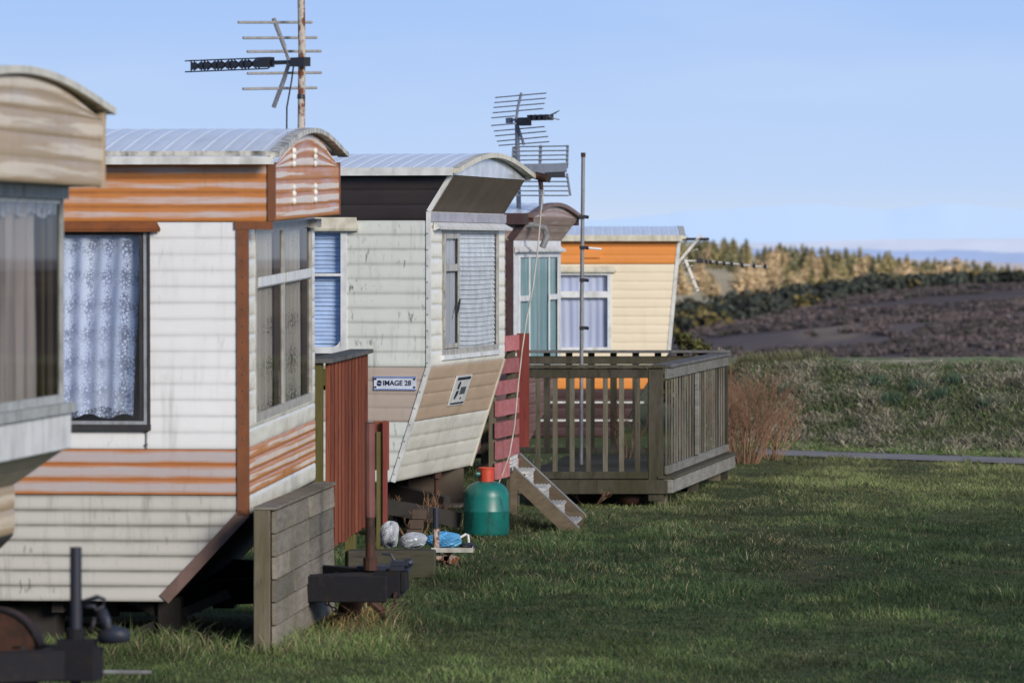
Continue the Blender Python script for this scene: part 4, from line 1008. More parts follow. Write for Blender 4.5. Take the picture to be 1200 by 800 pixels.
mb = MB(); mb.box(0.025, 0.07, 0.55, 0.60, 0.0, 0.40); mb.build('foot_post', M['stair_wood'], sg)
op = MB(); op.box(-0.05, 0.06, -.04, 0.05, 0, 0.92); op.box(-0.055, 0.065, -.045, 0.055, 0.921, 0.935)
ob = op.build('timber_post', M['post_wood'], None); ob.location = (PX(571, 37.3), 37.3, 0); tag(ob, 'olive brown timber post half hidden behind the slanted tan caravan end', 'post')

# rope from the roof corner
d = 36.75
mb = MB(); pts = [(637, 222), (634, 245), (631, 285), (625, 335), (617, 375), (612, 410), (607, 455), (603, 500), (597, 535), (588, 560), (584, 569)]
P = [V(PX(x, d), d+0.012*(y-222)/10, PZ(y, d)) for x, y in pts]
o = P[0].copy(); mb.tube([p-o for p in P], 0.0055, 6); ob = mb.build('rope', M['rope'], None); ob.location = o
tag(ob, 'slack pale rope hanging from the roof corner down past the pink slats', 'rope')
mb = MB(); mb.tube([(-.03, 0, .02), (.06, -.03, 0.0)], .03, 8); mb.tube([(0, 0, .03), (.02, 0, -.09)], [.025, .012], 8); mb.tube([(-.06, 0, .03), (.0, 0, .0)], .012, 6)
ob = mb.build('rope_clamp', M['rust'], None); ob.location = (PX(632, d), d-.08, PZ(209, d)); tag(ob, 'rusty clamp at the roof corner that holds the top of the rope', 'clamp')

# ------------------------------------------------------------------ litter in front of the pale caravan
d = 30.6
mb = MB(); mb.box(-0.34, 0.22, -0.1, 0.1, -0.01, 0.165); mb.box(-0.34, 0.22, 0.105, 0.3, -0.01, 0.15)
ob = mb.build('sleeper', M['sleeper'], None, bevel=0.008); ob.location = (PX(470, d), d, 0); tag(ob, 'dark mossy timber sleeper on the grass under the bags', 'sleeper')
def bag(name, loc, size, mat, label, seed, cat='bag'):
    r = random.Random(seed); mb = MB(); nu, nv = 44, 26; idx = []
    ph = [r.uniform(0, 6.28) for _ in range(6)]
    for j in range(nv+1):
        v = math.pi*j/nv; row = []
        for i in range(nu):
            t = 2*math.pi*i/nu
            k = 1+0.16*math.sin(3*t+ph[0]+2*v)+0.10*math.sin(5*t-ph[1]+3*v)+0.10*abs(math.sin(4*t+ph[2]+5*v))-0.09*abs(math.sin(6.0*v+3*t+ph[4]))+0.06*abs(math.sin(11*t-7*v+ph[5]))+r.uniform(-.018, .018)
            s_ = max(0.0, math.sin(v))**0.7
            row.append(mb.vert((size[0]*s_*math.cos(t)*k, size[1]*s_*math.sin(t)*k, size[2]*max(0, 0.5+0.5*math.cos(v)*(0.9+0.15*math.sin(2*t+ph[3]))))))
        idx.append(row)
    for j in range(nv):
        for i in range(nu): mb.f.append([idx[j][i], idx[j][(i+1) % nu], idx[j+1][(i+1) % nu], idx[j+1][i]])
    o = mb.build(name, mat, None); o.location = loc; tag(o, label, cat); return o
bag('rubbish_bag', (PX(457, 31.0), 31.0, 0.155), (0.055, 0.06, 0.17), M['bag_white'], 'pale rubbish bag slumped against the rusty post, left of the other bag', 1)
bag('rubbish_bag', (PX(484, 30.75), 30.75, 0.163), (0.08, 0.075, 0.105), M['bag_white'], 'grey-white rubbish bag sitting on the middle of the mossy sleeper', 2)
bag('plastic_sheet', (PX(521, 31.75), 31.75, 0.10), (0.115, 0.09, 0.115), M['blue_sheet'], 'crumpled bright blue plastic sheet on the white tray', 3, 'plastic sheet')
js = empty('hitch_stand', (PX(511, 31.5), 31.5, 0.0)); tag(js, 'rusty old hitch stand with a short upright tube and pale plate, among the litter', 'stand')
mb = MB(); mb.tube([(0, 0, 0.25), (0, 0, 0.385)], 0.021, 12); mb.build('post', M['steel_blue'], js)
mb = MB(); mb.tube([(0, 0, 0.10), (0, 0, 0.25)], 0.0215, 12); mb.box(-.03, .03, -.03, .03, 0.08, 0.10); mb.build('post_foot', M['rust_white'], js)
mb = MB(); mb.box(0.05, 0.11, -.03, .03, -0.01, 0.095); mb.bar((0.0, 0, 0.06), (0.12, 0, 0.05), 0.06, 0.03); mb.tube([(0.10, -.03, 0.02), (0.125, -.03, 0.075)], 0.035, 10); mb.build('coupling', M['rust_white'], js)
mb = MB(); mb.box(-0.03, 0.245, -.09, .09, 0.098, 0.108); mb.box(-0.03, 0.245, -.092, -.085, 0.098, 0.128); mb.box(0.238, 0.246, -.09, .09, 0.108, 0.130); mb.build('tray', M['tray_white'], js)
ww = MB(); ww.tube([(0, 0, 0.015), (0.02, 0, 0.035), (0.09, .01, 0.075), (0.105, .01, 0.07), (0.112, .01, -.01)], 0.008, 8)
ob = ww.build('white_handle', M['white_plastic'], None); ob.location = (PX(530, 31.7), 31.7, 0.125); tag(ob, 'bent white plastic handle sticking up at the right of the tray', 'handle')
bag('black_bag', (PX(548, 31.6), 31.6, 0.105), (0.05, 0.05, 0.045), M['plastic_black'], 'small black scrap lying on the right end of the white tray', 5, 'scrap')
bw = MB(); bw.lathe((0, 0, 0), [(0.02, 0.0), (0.10, 0.01), (0.125, 0.06), (0.13, 0.105), (0.12, 0.105), (0.1, 0.04)], 24)
ob = bw.build('rusty_bowl', M['rust'], None, smooth=True); ob.location = (PX(742, 38.45), 38.9, 0.0); tag(ob, 'rusty brown bowl on the grass under the deck', 'bowl')
lb = MB(); lb.tube([(-0.10, 0, 0.012), (0.16, -.03, 0.012)], 0.012, 10)
ob = lb.build('metal_pipe', M['galv'], None); ob.location = (PX(140, 23.3), 23.3, 0.02); tag(ob, 'thin grey metal pipe lying in the grass at the bottom left', 'pipe')
bb = MB(); 
for k in range(3): bb.box(-0.08+.02*k, 0.02+.02*k, -.06, .06, 0.07*k, 0.07*k+.065)
ob = bb.build('brick_pile', paint('old_brick', (0.07,0.045,0.034), 0.9), None); ob.location = (-0.68, 34.6, 0); tag(ob, 'three old bricks stacked under the slanted tan caravan end', 'bricks')
# ------------------------------------------------------------------ terrain
def _hash(ix, iy, s):
    h = (ix.astype(np.int64)*374761393 + iy.astype(np.int64)*668265263 + s*1442695041) & 0xffffffff
    h = ((h ^ (h >> 13))*1274126177) & 0xffffffff
    return ((h ^ (h >> 16)) & 0xffff)/65535.0
def vnoise(x, y, s=0):
    ix = np.floor(x); iy = np.floor(y); fx = x-ix; fy = y-iy
    fx = fx*fx*(3-2*fx); fy = fy*fy*(3-2*fy)
    a = _hash(ix, iy, s); b = _hash(ix+1, iy, s); c = _hash(ix, iy+1, s); d = _hash(ix+1, iy+1, s)
    return (a*(1-fx)+b*fx)*(1-fy)+(c*(1-fx)+d*fx)*fy
def fbm(x, y, s=0, o=4):
    t = 0; a = 0.5
    for k in range(o): t = t+a*vnoise(x, y, s+k*17); x = x*2.03+11.3; y = y*2.03-7.1; a *= 0.5
    return t
def sstep(a, b, x):
    t = np.clip((x-a)/(b-a), 0, 1); return t*t*(3-2*t)
def road_y(x): return 47.0-0.80*(np.clip(x, -30, 7)-5.0)-0.25*(np.clip(x, 7, 60)-7)
def bank(x, y):
    yr = road_y(x)+1.05
    f = sstep(0, 1, (y-yr)/4.2)*sstep(1.9, 2.7, x)
    lump = 0.5+0.9*fbm(x*0.9, y*0.9, 5)
    return f*(0.64+0.16*lump)+0.16*sstep(0.1, 0.5, (y-yr)/4.2)*sstep(1.0, 0.4, (y-yr)/4.2)*(fbm(x*1.6, y*1.6, 9)-.45)*sstep(1.9, 2.7, x)
YS = np.array([62, 80, 150, 240, 420, 520, 700, 1000, 1500, 1900, 2600, 4000, 9000.])
def height(x, y):
    x = np.asarray(x, float); y = np.asarray(y, float)
    t = np.clip((x/np.maximum(y, 30.)*5600-200)/400, -2.5, 2.5)
    near = 0.09*(fbm(x*0.35, y*0.22, 2)-.47)*sstep(20, 24, y)*sstep(.2, 1.6, x)+0.05*(fbm(x*0.35, y*0.22, 2)-.47)*sstep(20, 24, y)*(1-sstep(.2, 1.6, x))+0.04*(fbm(x*1.3, y*0.8, 3)-.47)
    near = near*(1-sstep(-0.2, 0.6, 1.3-np.abs(y-road_y(x)))*sstep(2.2, 3, x)) + bank(x, y)
    yo420 = np.interp(t, [-2.5, -1, 0, .5, 1, 2.5], [125, 108, 84, 57, 43, 26])
    yo15 = np.interp(t, [-2.5, -1, 0, .25, .5, 1, 1.5, 2.5], [0, 6, 16, 24, 34, 54, 66, 80])
    z420 = 2.1-yo420*420/5600; z15 = 2.1-yo15*1500/5600; z7 = 2.1-(np.interp(t, [-1, 0, 1], [62, 60, 62]))*700/5600
    ctl = [0.68+0*x, -1.0+0*x, -9.0+0*x, -4.6+0.5*t, z420, z420-1.6, z7, (z7*0.6+z15*0.4), z15, z15-9, -22+0*x, -22+0*x, -22+0*x]
    far = np.zeros_like(x); 
    for k in range(len(YS)-1):
        m = (y >= YS[k]) & (y <= YS[k+1]); f = (y-YS[k])/(YS[k+1]-YS[k])
        f = f*f*(3-2*f)*0.5+f*0.5
        far = np.where(m, ctl[k]*(1-f)+ctl[k+1]*f, far)
    far = far + sstep(70, 250, y)*0.9*(fbm(x*0.03, y*0.016, 8)-.47)*(1+y/900)
    k = sstep(56, 64, y)
    return near*(1-k)+far*k
def rot_grid(ys, nx, half):
    Y = np.repeat(ys[:, None], nx, 1); sx = np.linspace(-1, 1, nx)[None, :]
    return sx*half(ys)[:, None], Y
ys = np.concatenate([np.linspace(-60, 18, 14), np.linspace(19, 44, 110), np.linspace(44.2, 60, 110), np.geomspace(60.5, 9000, 150)])
GX, GY = rot_grid(ys, 181, lambda y: np.where(y < 60, 24+0*y, 24+(np.maximum(y, 60)-60)*0.5))
# finer columns near the axis
sx = np.linspace(-1, 1, 181); sx = np.sign(sx)*np.abs(sx)**1.5
GX = sx[None, :]*np.where(ys < 60, 24.0, 24+(np.maximum(ys, 60)-60)*0.5)[:, None]
GZ = height(GX, GY)
def zone_colour(x, y):
    t = np.clip((x/np.maximum(y, 30.)*5600-200)/400, -2.5, 2.5)
    n1 = fbm(x*0.5, y*0.35, 21); n2 = fbm(x*2.1, y*1.4, 22); n3 = fbm(x*0.035, y*0.02, 23, 5); n4 = fbm(x*0.11, y*0.05, 25, 5)
    def c(*v): return np.array(v)[None, None, :] if x.ndim == 2 else np.array(v)[None, :]
    e = lambda a: a[..., None]
    lawn = c(.050,.075,.030)*(1-e(sstep(.4, .6, n1)))+c(.085,.105,.045)*e(sstep(.4, .6, n1))
    lawn = lawn*(1-e(sstep(.52, .62, n2))*.5)+c(.085,.075,.045)*e(sstep(.52, .62, n2))*.5
    bk_ = c(.19,.23,.11)*(1-e(sstep(.40, .56, n2)))+c(.34,.31,.23)*e(sstep(.40, .56, n2))
    heath = c(.112,.089,.088)*(1-e(sstep(.40, .62, n3)))+c(.148,.118,.112)*e(sstep(.40, .62, n3))  # cloud shadow over the moor put into the low ground colour
    heath = heath*(1-e(sstep(.50, .60, n4))*.85)+c(.28,.225,.165)*e(sstep(.50, .60, n4))*.85
    forest = c(.58,.47,.31)*(1-e(n4))+c(.46,.41,.27)*e(n4)  # golden floor brightened, sunlight painted into it
    plain_ = c(.50,.47,.48)  # far haze painted into the ground as pale mauve
    col = lawn
    kb = sstep(0.5, 1.4, y-road_y(x))*sstep(1.5, 2.6, x); col = col*(1-e(kb))+bk_*e(kb)
    k = sstep(57, 70, y); col = col*(1-e(k))+heath*e(k)
    k = sstep(432, 470, y); col = col*(1-e(k))+forest*e(k)
    k = sstep(1600, 2400, y); col = col*(1-e(k))+plain_*e(k)
    return col
def grid_mesh(name, X, Y, Z, colr, mat):
    ny, nx = X.shape; me = bpy.data.meshes.new(name)
    v = np.stack([X, Y, Z], -1).reshape(-1, 3)
    i = np.arange(ny*nx).reshape(ny, nx)
    f = np.stack([i[:-1, :-1], i[:-1, 1:], i[1:, 1:], i[1:, :-1]], -1).reshape(-1, 4)
    me.vertices.add(len(v)); me.vertices.foreach_set('co', v.astype(np.float32).ravel())
    me.loops.add(f.size); me.loops.foreach_set('vertex_index', f.astype(np.int32).ravel())
    me.polygons.add(len(f)); me.polygons.foreach_set('loop_start', np.arange(0, f.size, 4, dtype=np.int32))
    me.update(calc_edges=True); me.polygons.foreach_set('use_smooth', [True]*len(f))
    a = me.attributes.new('Col', 'FLOAT_COLOR', 'POINT')
    c4_ = np.concatenate([colr.reshape(-1, 3), np.ones((ny*nx, 1))], 1); a.data.foreach_set('color', c4_.astype(np.float32).ravel())
    me.materials.append(mat); o = bpy.data.objects.new(name, me); COL.objects.link(o); return o
m, nt, b, _ = newmat('ground_soil_and_turf')
c = mix(nt, 1.0, attr(nt, 'Col').outputs['Color'], ramp(nt, noise(nt, (1,1,1), 5.0, 6, 0.65), [(0.3, 0.5), (0.7, 1.35)]), 'MULTIPLY')
nt.links.new(c, b.inputs['Base Color']); b.inputs['Roughness'].default_value = 0.95; b.inputs['Specular IOR Level'].default_value = 0.1
bump(nt, b, noise(nt, (1,1,1), 12.0, 4), 0.5, 0.03)
M['ground'] = m
g = grid_mesh('ground', GX, GY, GZ, zone_colour(GX, GY), M['ground']); tag(g, None, None, kind='structure')
# road
m, nt, b, _ = newmat('worn_asphalt')
c = mix(nt, ramp(nt, noise(nt, (1,1,1), 2.0, 5), [(0.35, 0.0), (0.7, 1.0)]), (0.16,0.152,0.16), (0.24,0.23,0.235))
nt.links.new(c, b.inputs['Base Color']); b.inputs['Roughness'].default_value = 0.85; bump(nt, b, noise(nt, (1,1,1), 60.0, 2), 0.3, 0.004)
rx = np.linspace(2.5, 30, 120); rw = np.linspace(-0.80, 0.62, 7)
RX = np.repeat(rx[None, :], 7, 0); RY = road_y(RX)+rw[:, None]; RZ = height(RX, RY)+0.012
g = grid_mesh('road', RX, RY, RZ, np.ones(RX.shape+(3,)), m); tag(g, None, None, kind='structure')

# ------------------------------------------------------------------ grass and other leaf-sized stuff
def tri_mesh(name, verts, cols, mat, nper=3):
    n = len(verts)//nper; me = bpy.data.meshes.new(name)
    me.vertices.add(len(verts)); me.vertices.foreach_set('co', verts.astype(np.float32).ravel())
    me.loops.add(len(verts)); me.loops.foreach_set('vertex_index', np.arange(len(verts), dtype=np.int32))
    me.polygons.add(n); me.polygons.foreach_set('loop_start', np.arange(0, len(verts), nper, dtype=np.int32))
    me.update(calc_edges=True)
    a = me.attributes.new('Col', 'FLOAT_COLOR', 'POINT')
    a.data.foreach_set('color', np.concatenate([cols, np.ones((len(cols), 1))], 1).astype(np.float32).ravel())
    me.materials.append(mat); o = bpy.data.objects.new(name, me); COL.objects.link(o); return o
def blades(x, y, h, w, lean, col, z=None, droop=0.0):
    """one bent leaf per plant: two triangles"""
    n = len(x); z = height(x, y)-0.005 if z is None else z
    a = nrng.uniform(0, 2*np.pi, n); sx, sy = np.cos(a)*w/2, np.sin(a)*w/2
    b = nrng.uniform(0, 2*np.pi, n); lx, ly = np.cos(b)*lean*h, np.sin(b)*lean*h
    m = 0.55
    P0 = np.stack([x-sx, y-sy, z], -1); P1 = np.stack([x+sx, y+sy, z], -1)
    Q0 = np.stack([x-sx*.8+lx*m*.6, y-sy*.8+ly*m*.6, z+h*m], -1); Q1 = np.stack([x+sx*.8+lx*m*.6, y+sy*.8+ly*m*.6, z+h*m], -1)
    T = np.stack([x+lx, y+ly, z+h*(1-droop*lean)], -1)
    v = np.stack([P0, P1, Q1, P0, Q1, Q0, Q0, Q1, T], 1).reshape(-1, 3)
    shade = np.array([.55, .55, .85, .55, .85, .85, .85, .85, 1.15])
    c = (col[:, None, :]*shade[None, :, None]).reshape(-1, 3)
    return v, c
def scatter(n, y0, y1, xlo, xhi, p=1.0):
    y = y0+(y1-y0)*nrng.random(n)**p; return xlo(y)+(xhi(y)-xlo(y))*nrng.random(n), y
# lawn
n = 460000
x, y = scatter(n, 20.5, 50.5, lambda y: np.maximum(-0.135*y-.3, -3.6), lambda y: 0.165*y+0.6, 1.15)
under = ((x < -1.25) & (y > 25.2) & (y < 27.6)) | ((x < -0.65) & (y > 34.2) & (y < 36.4)) | ((x < 0.1) & (y > 43.7))
bare = (x > -.2) & (x < 1.9) & (y > 43.1) & (y < 53); x_in = (x > .0) & (x < 1.25+(y-38.7)*.16) & (y > 39.0) & (y < 43.2)
road = ((np.abs(y-road_y(x)+.08) < 0.72) & (x > 2.5)) | ((bare | x_in) & (nrng.random(n) > .06))
bankz = (y > road_y(x)+1.3) & (x > 2.3)
keep = ~(under & (nrng.random(n) > .15)) & ~road & ~bankz
x, y = x[keep], y[keep]; n = len(x)
n1 = fbm(x*0.40, y*0.22, 31); n2 = fbm(x*1.8, y*1.2, 32); n3 = fbm(x*6, y*5, 33, 3)
edge = np.maximum.reduce([np.exp(-((x+1.1)**2/.10+(y-25.0)**2/.6)), np.exp(-((x+0.75)**2/.09+(y-26.3)**2/1.5)), np.exp(-((x+1.9)**2/.5+(y-24.7)**2/.25)),
     np.exp(-((x-1.25-(y-38.7)*.16)**2/.035))*((y > 38.2) & (y < 43.5))*.2, np.exp(-((x-.6)**2/.6+(y-38.2)**2/.05))*.25, np.exp(-((x+.2)**2/.25+(y-36.0)**2/.5)), np.exp(-((x+.75)**2/.12+(y-32.0)**2/1.0))*.8])
h = 0.020+0.030*nrng.random(n)+0.055*sstep(.50, .66, n2)*nrng.random(n)+0.11*edge*nrng.random(n)
col = np.empty((n, 3)); A = np.array([.075,.130,.050]); Bc = np.array([.160,.225,.078]); Cc = np.array([.20,.225,.095]); Dry = np.array([.36,.30,.19])
k = sstep(.38, .56, n1)[:, None]; col = A*.78*(1-k)+Bc*k  # broad bands of light across the lawn painted into blade colour
k = (sstep(.45, .65, n3)*.5)[:, None]; col = col*(1-k)+Cc*k
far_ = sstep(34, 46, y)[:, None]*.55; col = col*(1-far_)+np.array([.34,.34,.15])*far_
dk_ = sstep(.52, .62, n2)[:, None]*.35*(1-far_); col = col*(1-dk_)+np.array([.045,.085,.032])*dk_
xt_ = 1.55+.42*np.sin((y-20)*.21)+.075*(y-30)+.25*(fbm(y*.3, x*0+3, 77)-.47)
trk = np.exp(-((x-xt_)/.30)**2)+.8*np.exp(-((x-xt_-1.55)/.28)**2); trk = np.clip(trk, 0, 1)*sstep(.25, .50, fbm(x*.9, y*.25, 38))
h *= (1-.45*trk)*np.where((x > .1) & (x < 1.35) & (y > 37.7) & (y < 39.2), .45, 1.0); col = col*(1-.50*trk[:, None])+np.array([.10,.085,.05])*.30*trk[:, None]
isdry = nrng.random(n) < (0.025+0.16*sstep(.50, .64, fbm(x*.5, y*.35, 36))*sstep(26, 36, y)+.45*edge*fbm(x*3, y*3, 39)); col[isdry] = Dry*nrng.uniform(.5, 1.1, (isdry.sum(), 1))
straw = np.exp(-((x+0.92)**2/.035+(y-26.6)**2/.5)); iss = nrng.random(n) < straw*1.2; col[iss] = np.array([.42,.28,.12])*nrng.uniform(.6, 1.1, (iss.sum(), 1))
tn_ = fbm(x*2.6, y*1.5, 81, 3); col *= (.68+.70*sstep(.30, .66, tn_))[:, None]; h *= .75+.6*sstep(.38, .62, tn_)  # clump shading painted in: gaps darker as well as shorter
col *= nrng.uniform(.6, 1.4, (n, 1))
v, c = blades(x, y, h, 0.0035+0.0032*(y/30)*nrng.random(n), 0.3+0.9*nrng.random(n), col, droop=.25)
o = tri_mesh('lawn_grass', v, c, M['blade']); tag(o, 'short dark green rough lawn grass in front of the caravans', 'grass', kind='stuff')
# bank
n = 120000
x = nrng.uniform(2.0, 11.0, n); y = road_y(x)+0.55+nrng.random(n)*5.6
n1 = fbm(x*0.7, y*0.9, 41); n2 = fbm(x*3.4, y*3.4, 42); up = np.clip((y-road_y(x)-1.05)/4.2, 0, 1)
keep = x > 2.2+0.3*nrng.random(n); x, y, n1, n2, up = x[keep], y[keep], n1[keep], n2[keep], up[keep]; n = len(x)
h = (0.04+.09*nrng.random(n)*sstep(.05, .25, up)+.10*sstep(.48, .64, n2)*nrng.random(n))*(1-.35*sstep(.8, 1, up))
gr = np.array([.205,.255,.12]); dr = np.array([.48,.44,.34]); br = np.array([.28,.25,.175])
k = np.clip(sstep(.40, .58, n2)*.70+.16-.55*sstep(.18, .02, up)-.45*sstep(.80, 1.0, up)+.30*(n1-.47), 0, 1)
gr = gr*(1-sstep(.12, .04, up))[:, None]+np.array([.22,.32,.11])*sstep(.12, .04, up)[:, None]; pick = nrng.random(n); col = np.where((pick < k*.8)[:, None], dr, np.where((pick < k)[:, None], br, gr))
col = col*nrng.uniform(.6, 1.35, (n, 1))*np.where(n2 < .40, .85, 1.0)[:, None]
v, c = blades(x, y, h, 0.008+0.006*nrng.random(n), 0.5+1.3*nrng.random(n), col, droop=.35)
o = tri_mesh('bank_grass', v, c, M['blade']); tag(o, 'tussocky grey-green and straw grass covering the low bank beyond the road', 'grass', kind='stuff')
# taller reed-like grass along the crest on the left
n = 2200; x = 2.35+1.25*nrng.random(n)**1.2; y = road_y(x)+4.9+nrng.random(n)*1.2
h = (.05+.14*nrng.random(n))*np.where(fbm(x*5, y*1, 51) > .47, 1.0, .45)
col = np.array([.16,.165,.09])*nrng.uniform(.6, 1.4, (n, 1))
v, c = blades(x, y, h, .012+0*x, .25+.3*nrng.random(n), col)
o = tri_mesh('reed_grass', v, c, M['blade']); tag(o, 'fringe of upright olive reedy grass along the crest of the bank', 'grass', kind='stuff')
# clumps of bulb leaves on the bank
for (px, py) in ((930, 463), (1076, 456), (1028, 452), (1121, 447), (1100, 462), (1047, 470), (1160, 470)):
    d = 50.6+(480-py)*0.045; x0 = PX(px, d); 
    for it in range(25):
        d = road_y(x0)+1.05+4.2*np.clip((525-py)/110, .1, .95); x0 = PX(px, d)
    n = 70; x = x0+nrng.normal(0, .07, n); y = float(d)+nrng.normal(0, .06, n)
    col = np.array([.085,.15,.10])*nrng.uniform(.7, 1.3, (n, 1)); v, c = blades(x-x0, y-float(d), (.09+.09*nrng.random(n)), .011+0*x, .3+.3*nrng.random(n), col, z=np.zeros(n))
    o = tri_mesh('bulb_clump', v, c, M['blade']); o.location = (float(x0), float(d), float(height(x0, float(d)))); tag(o, 'blue-green clump of strappy bulb leaves in the bank grass', 'plant', 'bulb clumps on the bank')

def leaf_cloud(cent, rad, n, size, base, var=.35, dark=None, flat=0.0):
    """leaf-sized faces spread through several overlapping clumps"""
    cent = np.asarray(cent, float); rad = np.asarray(rad, float); m = len(cent)
    i = nrng.integers(0, m, n); u = nrng.normal(0, 1, (n, 3)); u /= np.linalg.norm(u, axis=1, keepdims=True)
    rr = nrng.random(n)**.45; p = cent[i]+u*rad[i]*rr[:, None]
    a = nrng.normal(0, 1, (n, 3)); a /= np.linalg.norm(a, axis=1, keepdims=True); bb_ = np.cross(a, nrng.normal(0, 1, (n, 3))); bb_ /= np.linalg.norm(bb_, axis=1, keepdims=True)
    s = size*nrng.uniform(.6, 1.4, (n, 1)); v = np.stack([p-a*s, p+bb_*s*.55, p+a*s, p-bb_*s*.55], 1).reshape(-1, 3)
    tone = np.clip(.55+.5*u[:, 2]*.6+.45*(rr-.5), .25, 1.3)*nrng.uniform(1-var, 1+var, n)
    tint = nrng.uniform(.85, 1.15, (m, 1))[i]
    c = np.repeat((np.array(base)[None]*tone[:, None]*tint), 4, 0); return v, c
# evergreen shrub behind the deck corner
def shrub(name, loc, cents, rads, n, size, base, label, cat='shrub', stems=True):
    root = empty(name, loc); tag(root, label, cat)
    v, c = leaf_cloud(cents, rads, n, size, base); o = tri_mesh('foliage', v, c, M['leaf'], 4); o.parent = root
    if stems:
        mb = MB()
        for q in cents: mb.tube([(0, 0, 0), (q[0]*.4, q[1]*.4, q[2]*.5), tuple(q)], [.02, .014, .006], 6)
        s = mb.build('stem', M['post_wood'], root)
    return root
r = random.Random(4)
cs = [(r.uniform(-.25, .3), r.uniform(-.2, .2), r.uniform(.15, 1.08)) for _ in range(12)]
shrub('evergreen_shrub', (PX(797, 57), 57.0, 0.0), cs, [(.13, .13, .11)]*12, 1500, .032, (.13,.13,.045), 'small olive evergreen shrub peeping over the deck rail at the end of the cream caravan')
cs = [(r.uniform(-.28, .28), r.uniform(-.2, .2), r.uniform(.1, .93)) for _ in range(10)]
shrub('pale_shrub', (PX(822, 56.5), 56.5, 0.0), cs, [(.10, .10, .08)]*10, 700, .026, (.34,.28,.22), 'pale dry shrub with whitish seed heads right of the olive shrub')
# bare twiggy shrubs at the corner of the deck
def twigs(name, loc, spread, hgt, n, label, seed):
    r = random.Random(seed); mb = MB(); vs = []
    def grow(p, d_, L_, rad, lv):
        q = p+d_*L_; mid = p+d_*L_*.5+V(r.uniform(-.02, .02), r.uniform(-.02, .02), 0)*L_*3
        mb.tube([p, mid, q], [rad, rad*.8, rad*.6], 4, False)
        if lv <= 0: return
        for k in range(r.choice((2, 2, 3))):
            nd = (d_+V(r.uniform(-.55, .55), r.uniform(-.55, .55), r.uniform(-.15, .45))).normalized()
            grow(p+d_*L_*r.uniform(.55, 1.0), nd, L_*r.uniform(.55, .85), rad*.62, lv-1)
    for k in range(n):
        a = r.uniform(0, 6.28); s = r.random()**.6*spread
        base = V(math.cos(a)*s*.35, math.sin(a)*s*.35, -.02)
        d_ = V(math.cos(a)*s*1.0, math.sin(a)*s*1.0, hgt*.9).normalized()
        grow(base, d_, hgt*r.uniform(.30, .46), .0068, 4)
    o = mb.build(name, None or M['twig'], None); o.location = loc; tag(o, label, 'shrub'); return o
M['twig'] = wood('brown_twig', (0.19,0.105,0.065), (0.30,0.19,0.13), (6,6,2), (0.10,0.055,0.035))
twigs('bare_shrub', (PX(872, 46.5), 46.5, 0.0), 0.40, .92, 40, 'large bare brown twiggy shrub at the right end of the deck', 1)
twigs('bare_shrub', (PX(905, 47.3), 47.3, 0.0), .26, .62, 14, 'smaller bare twiggy shrub leaning out right of the large one', 2)
twigs('bare_shrub', (PX(850, 48.5), 48.5, 0.0), .30, .88, 14, 'bare twiggy shrub half hidden behind the deck rail', 3)
twigs('dead_stems', (PX(695, 37.6), 38.9, 0.0), .5, .30, 8, 'tangle of dead stems under the deck', 6)
twigs('dead_stems', (PX(735, 42.0), 42.2, 0.25), .45, .55, 7, 'thin dead stems growing up through the back of the deck', 7)
twigs('dead_stems', (PX(485, 35.0), 35.0, 0.0), .4, .36, 12, 'dry stems in the dark under the slanted tan caravan end', 8)

# ------------------------------------------------------------------ heath, gorse, wood, hills
n = 12000; y = 215+215*nrng.random(n); x = (nrng.uniform(560, 1420, n)-600)*y/5600
nn = fbm(x*.045, y*.020, 61, 5); keep = (nn > .43) & ((fbm(x*0.11, y*0.05, 25, 5)+.08*(nrng.random(n)-.5) < .54) | (nrng.random(n) < .22)); x, y, nn = x[keep], y[keep], nn[keep]; n = len(x)
z = height(x, y); ctr = np.stack([x, y, z+.15], -1); s = nrng.uniform(.3, 1.0, n)*(0.5+1.3*sstep(.44, .6, nn)); rad = np.stack([s*1.5, s, s*.20], -1)
tn = fbm(x*.1, y*.05, 62); colh = np.where((tn > .5)[:, None], np.array([.145,.115,.114]), np.array([.105,.087,.088]))  # dark heather tones carry the moor's cloud shadow in their colour
dg = nrng.random(n) < .10; colh[dg] = (.055,.06,.045)
K = 20; i = np.repeat(np.arange(n), K); N_ = len(i); u = nrng.normal(0, 1, (N_, 3)); u /= np.linalg.norm(u, axis=1, keepdims=True); u[:, 2] = np.abs(u[:, 2])
p = ctr[i]+u*rad[i]*(nrng.random(N_)**.4)[:, None]; a = nrng.normal(0, 1, (N_, 3)); a /= np.linalg.norm(a, axis=1, keepdims=True); bb_ = np.cross(a, u); bb_ /= np.linalg.norm(bb_, axis=1, keepdims=True)+1e-6
sz = .13*nrng.uniform(.6, 1.4, (N_, 1)); v = np.stack([p-a*sz, p+bb_*sz, p+a*sz, p-bb_*sz], 1).reshape(-1, 3)
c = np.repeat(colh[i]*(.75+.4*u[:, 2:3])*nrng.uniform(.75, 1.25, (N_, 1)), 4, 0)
o = tri_mesh('heather', v, c, M['tree'], 4); tag(o, 'dark purple-brown heather and scrub covering the moor slope', 'heather', kind='stuff')
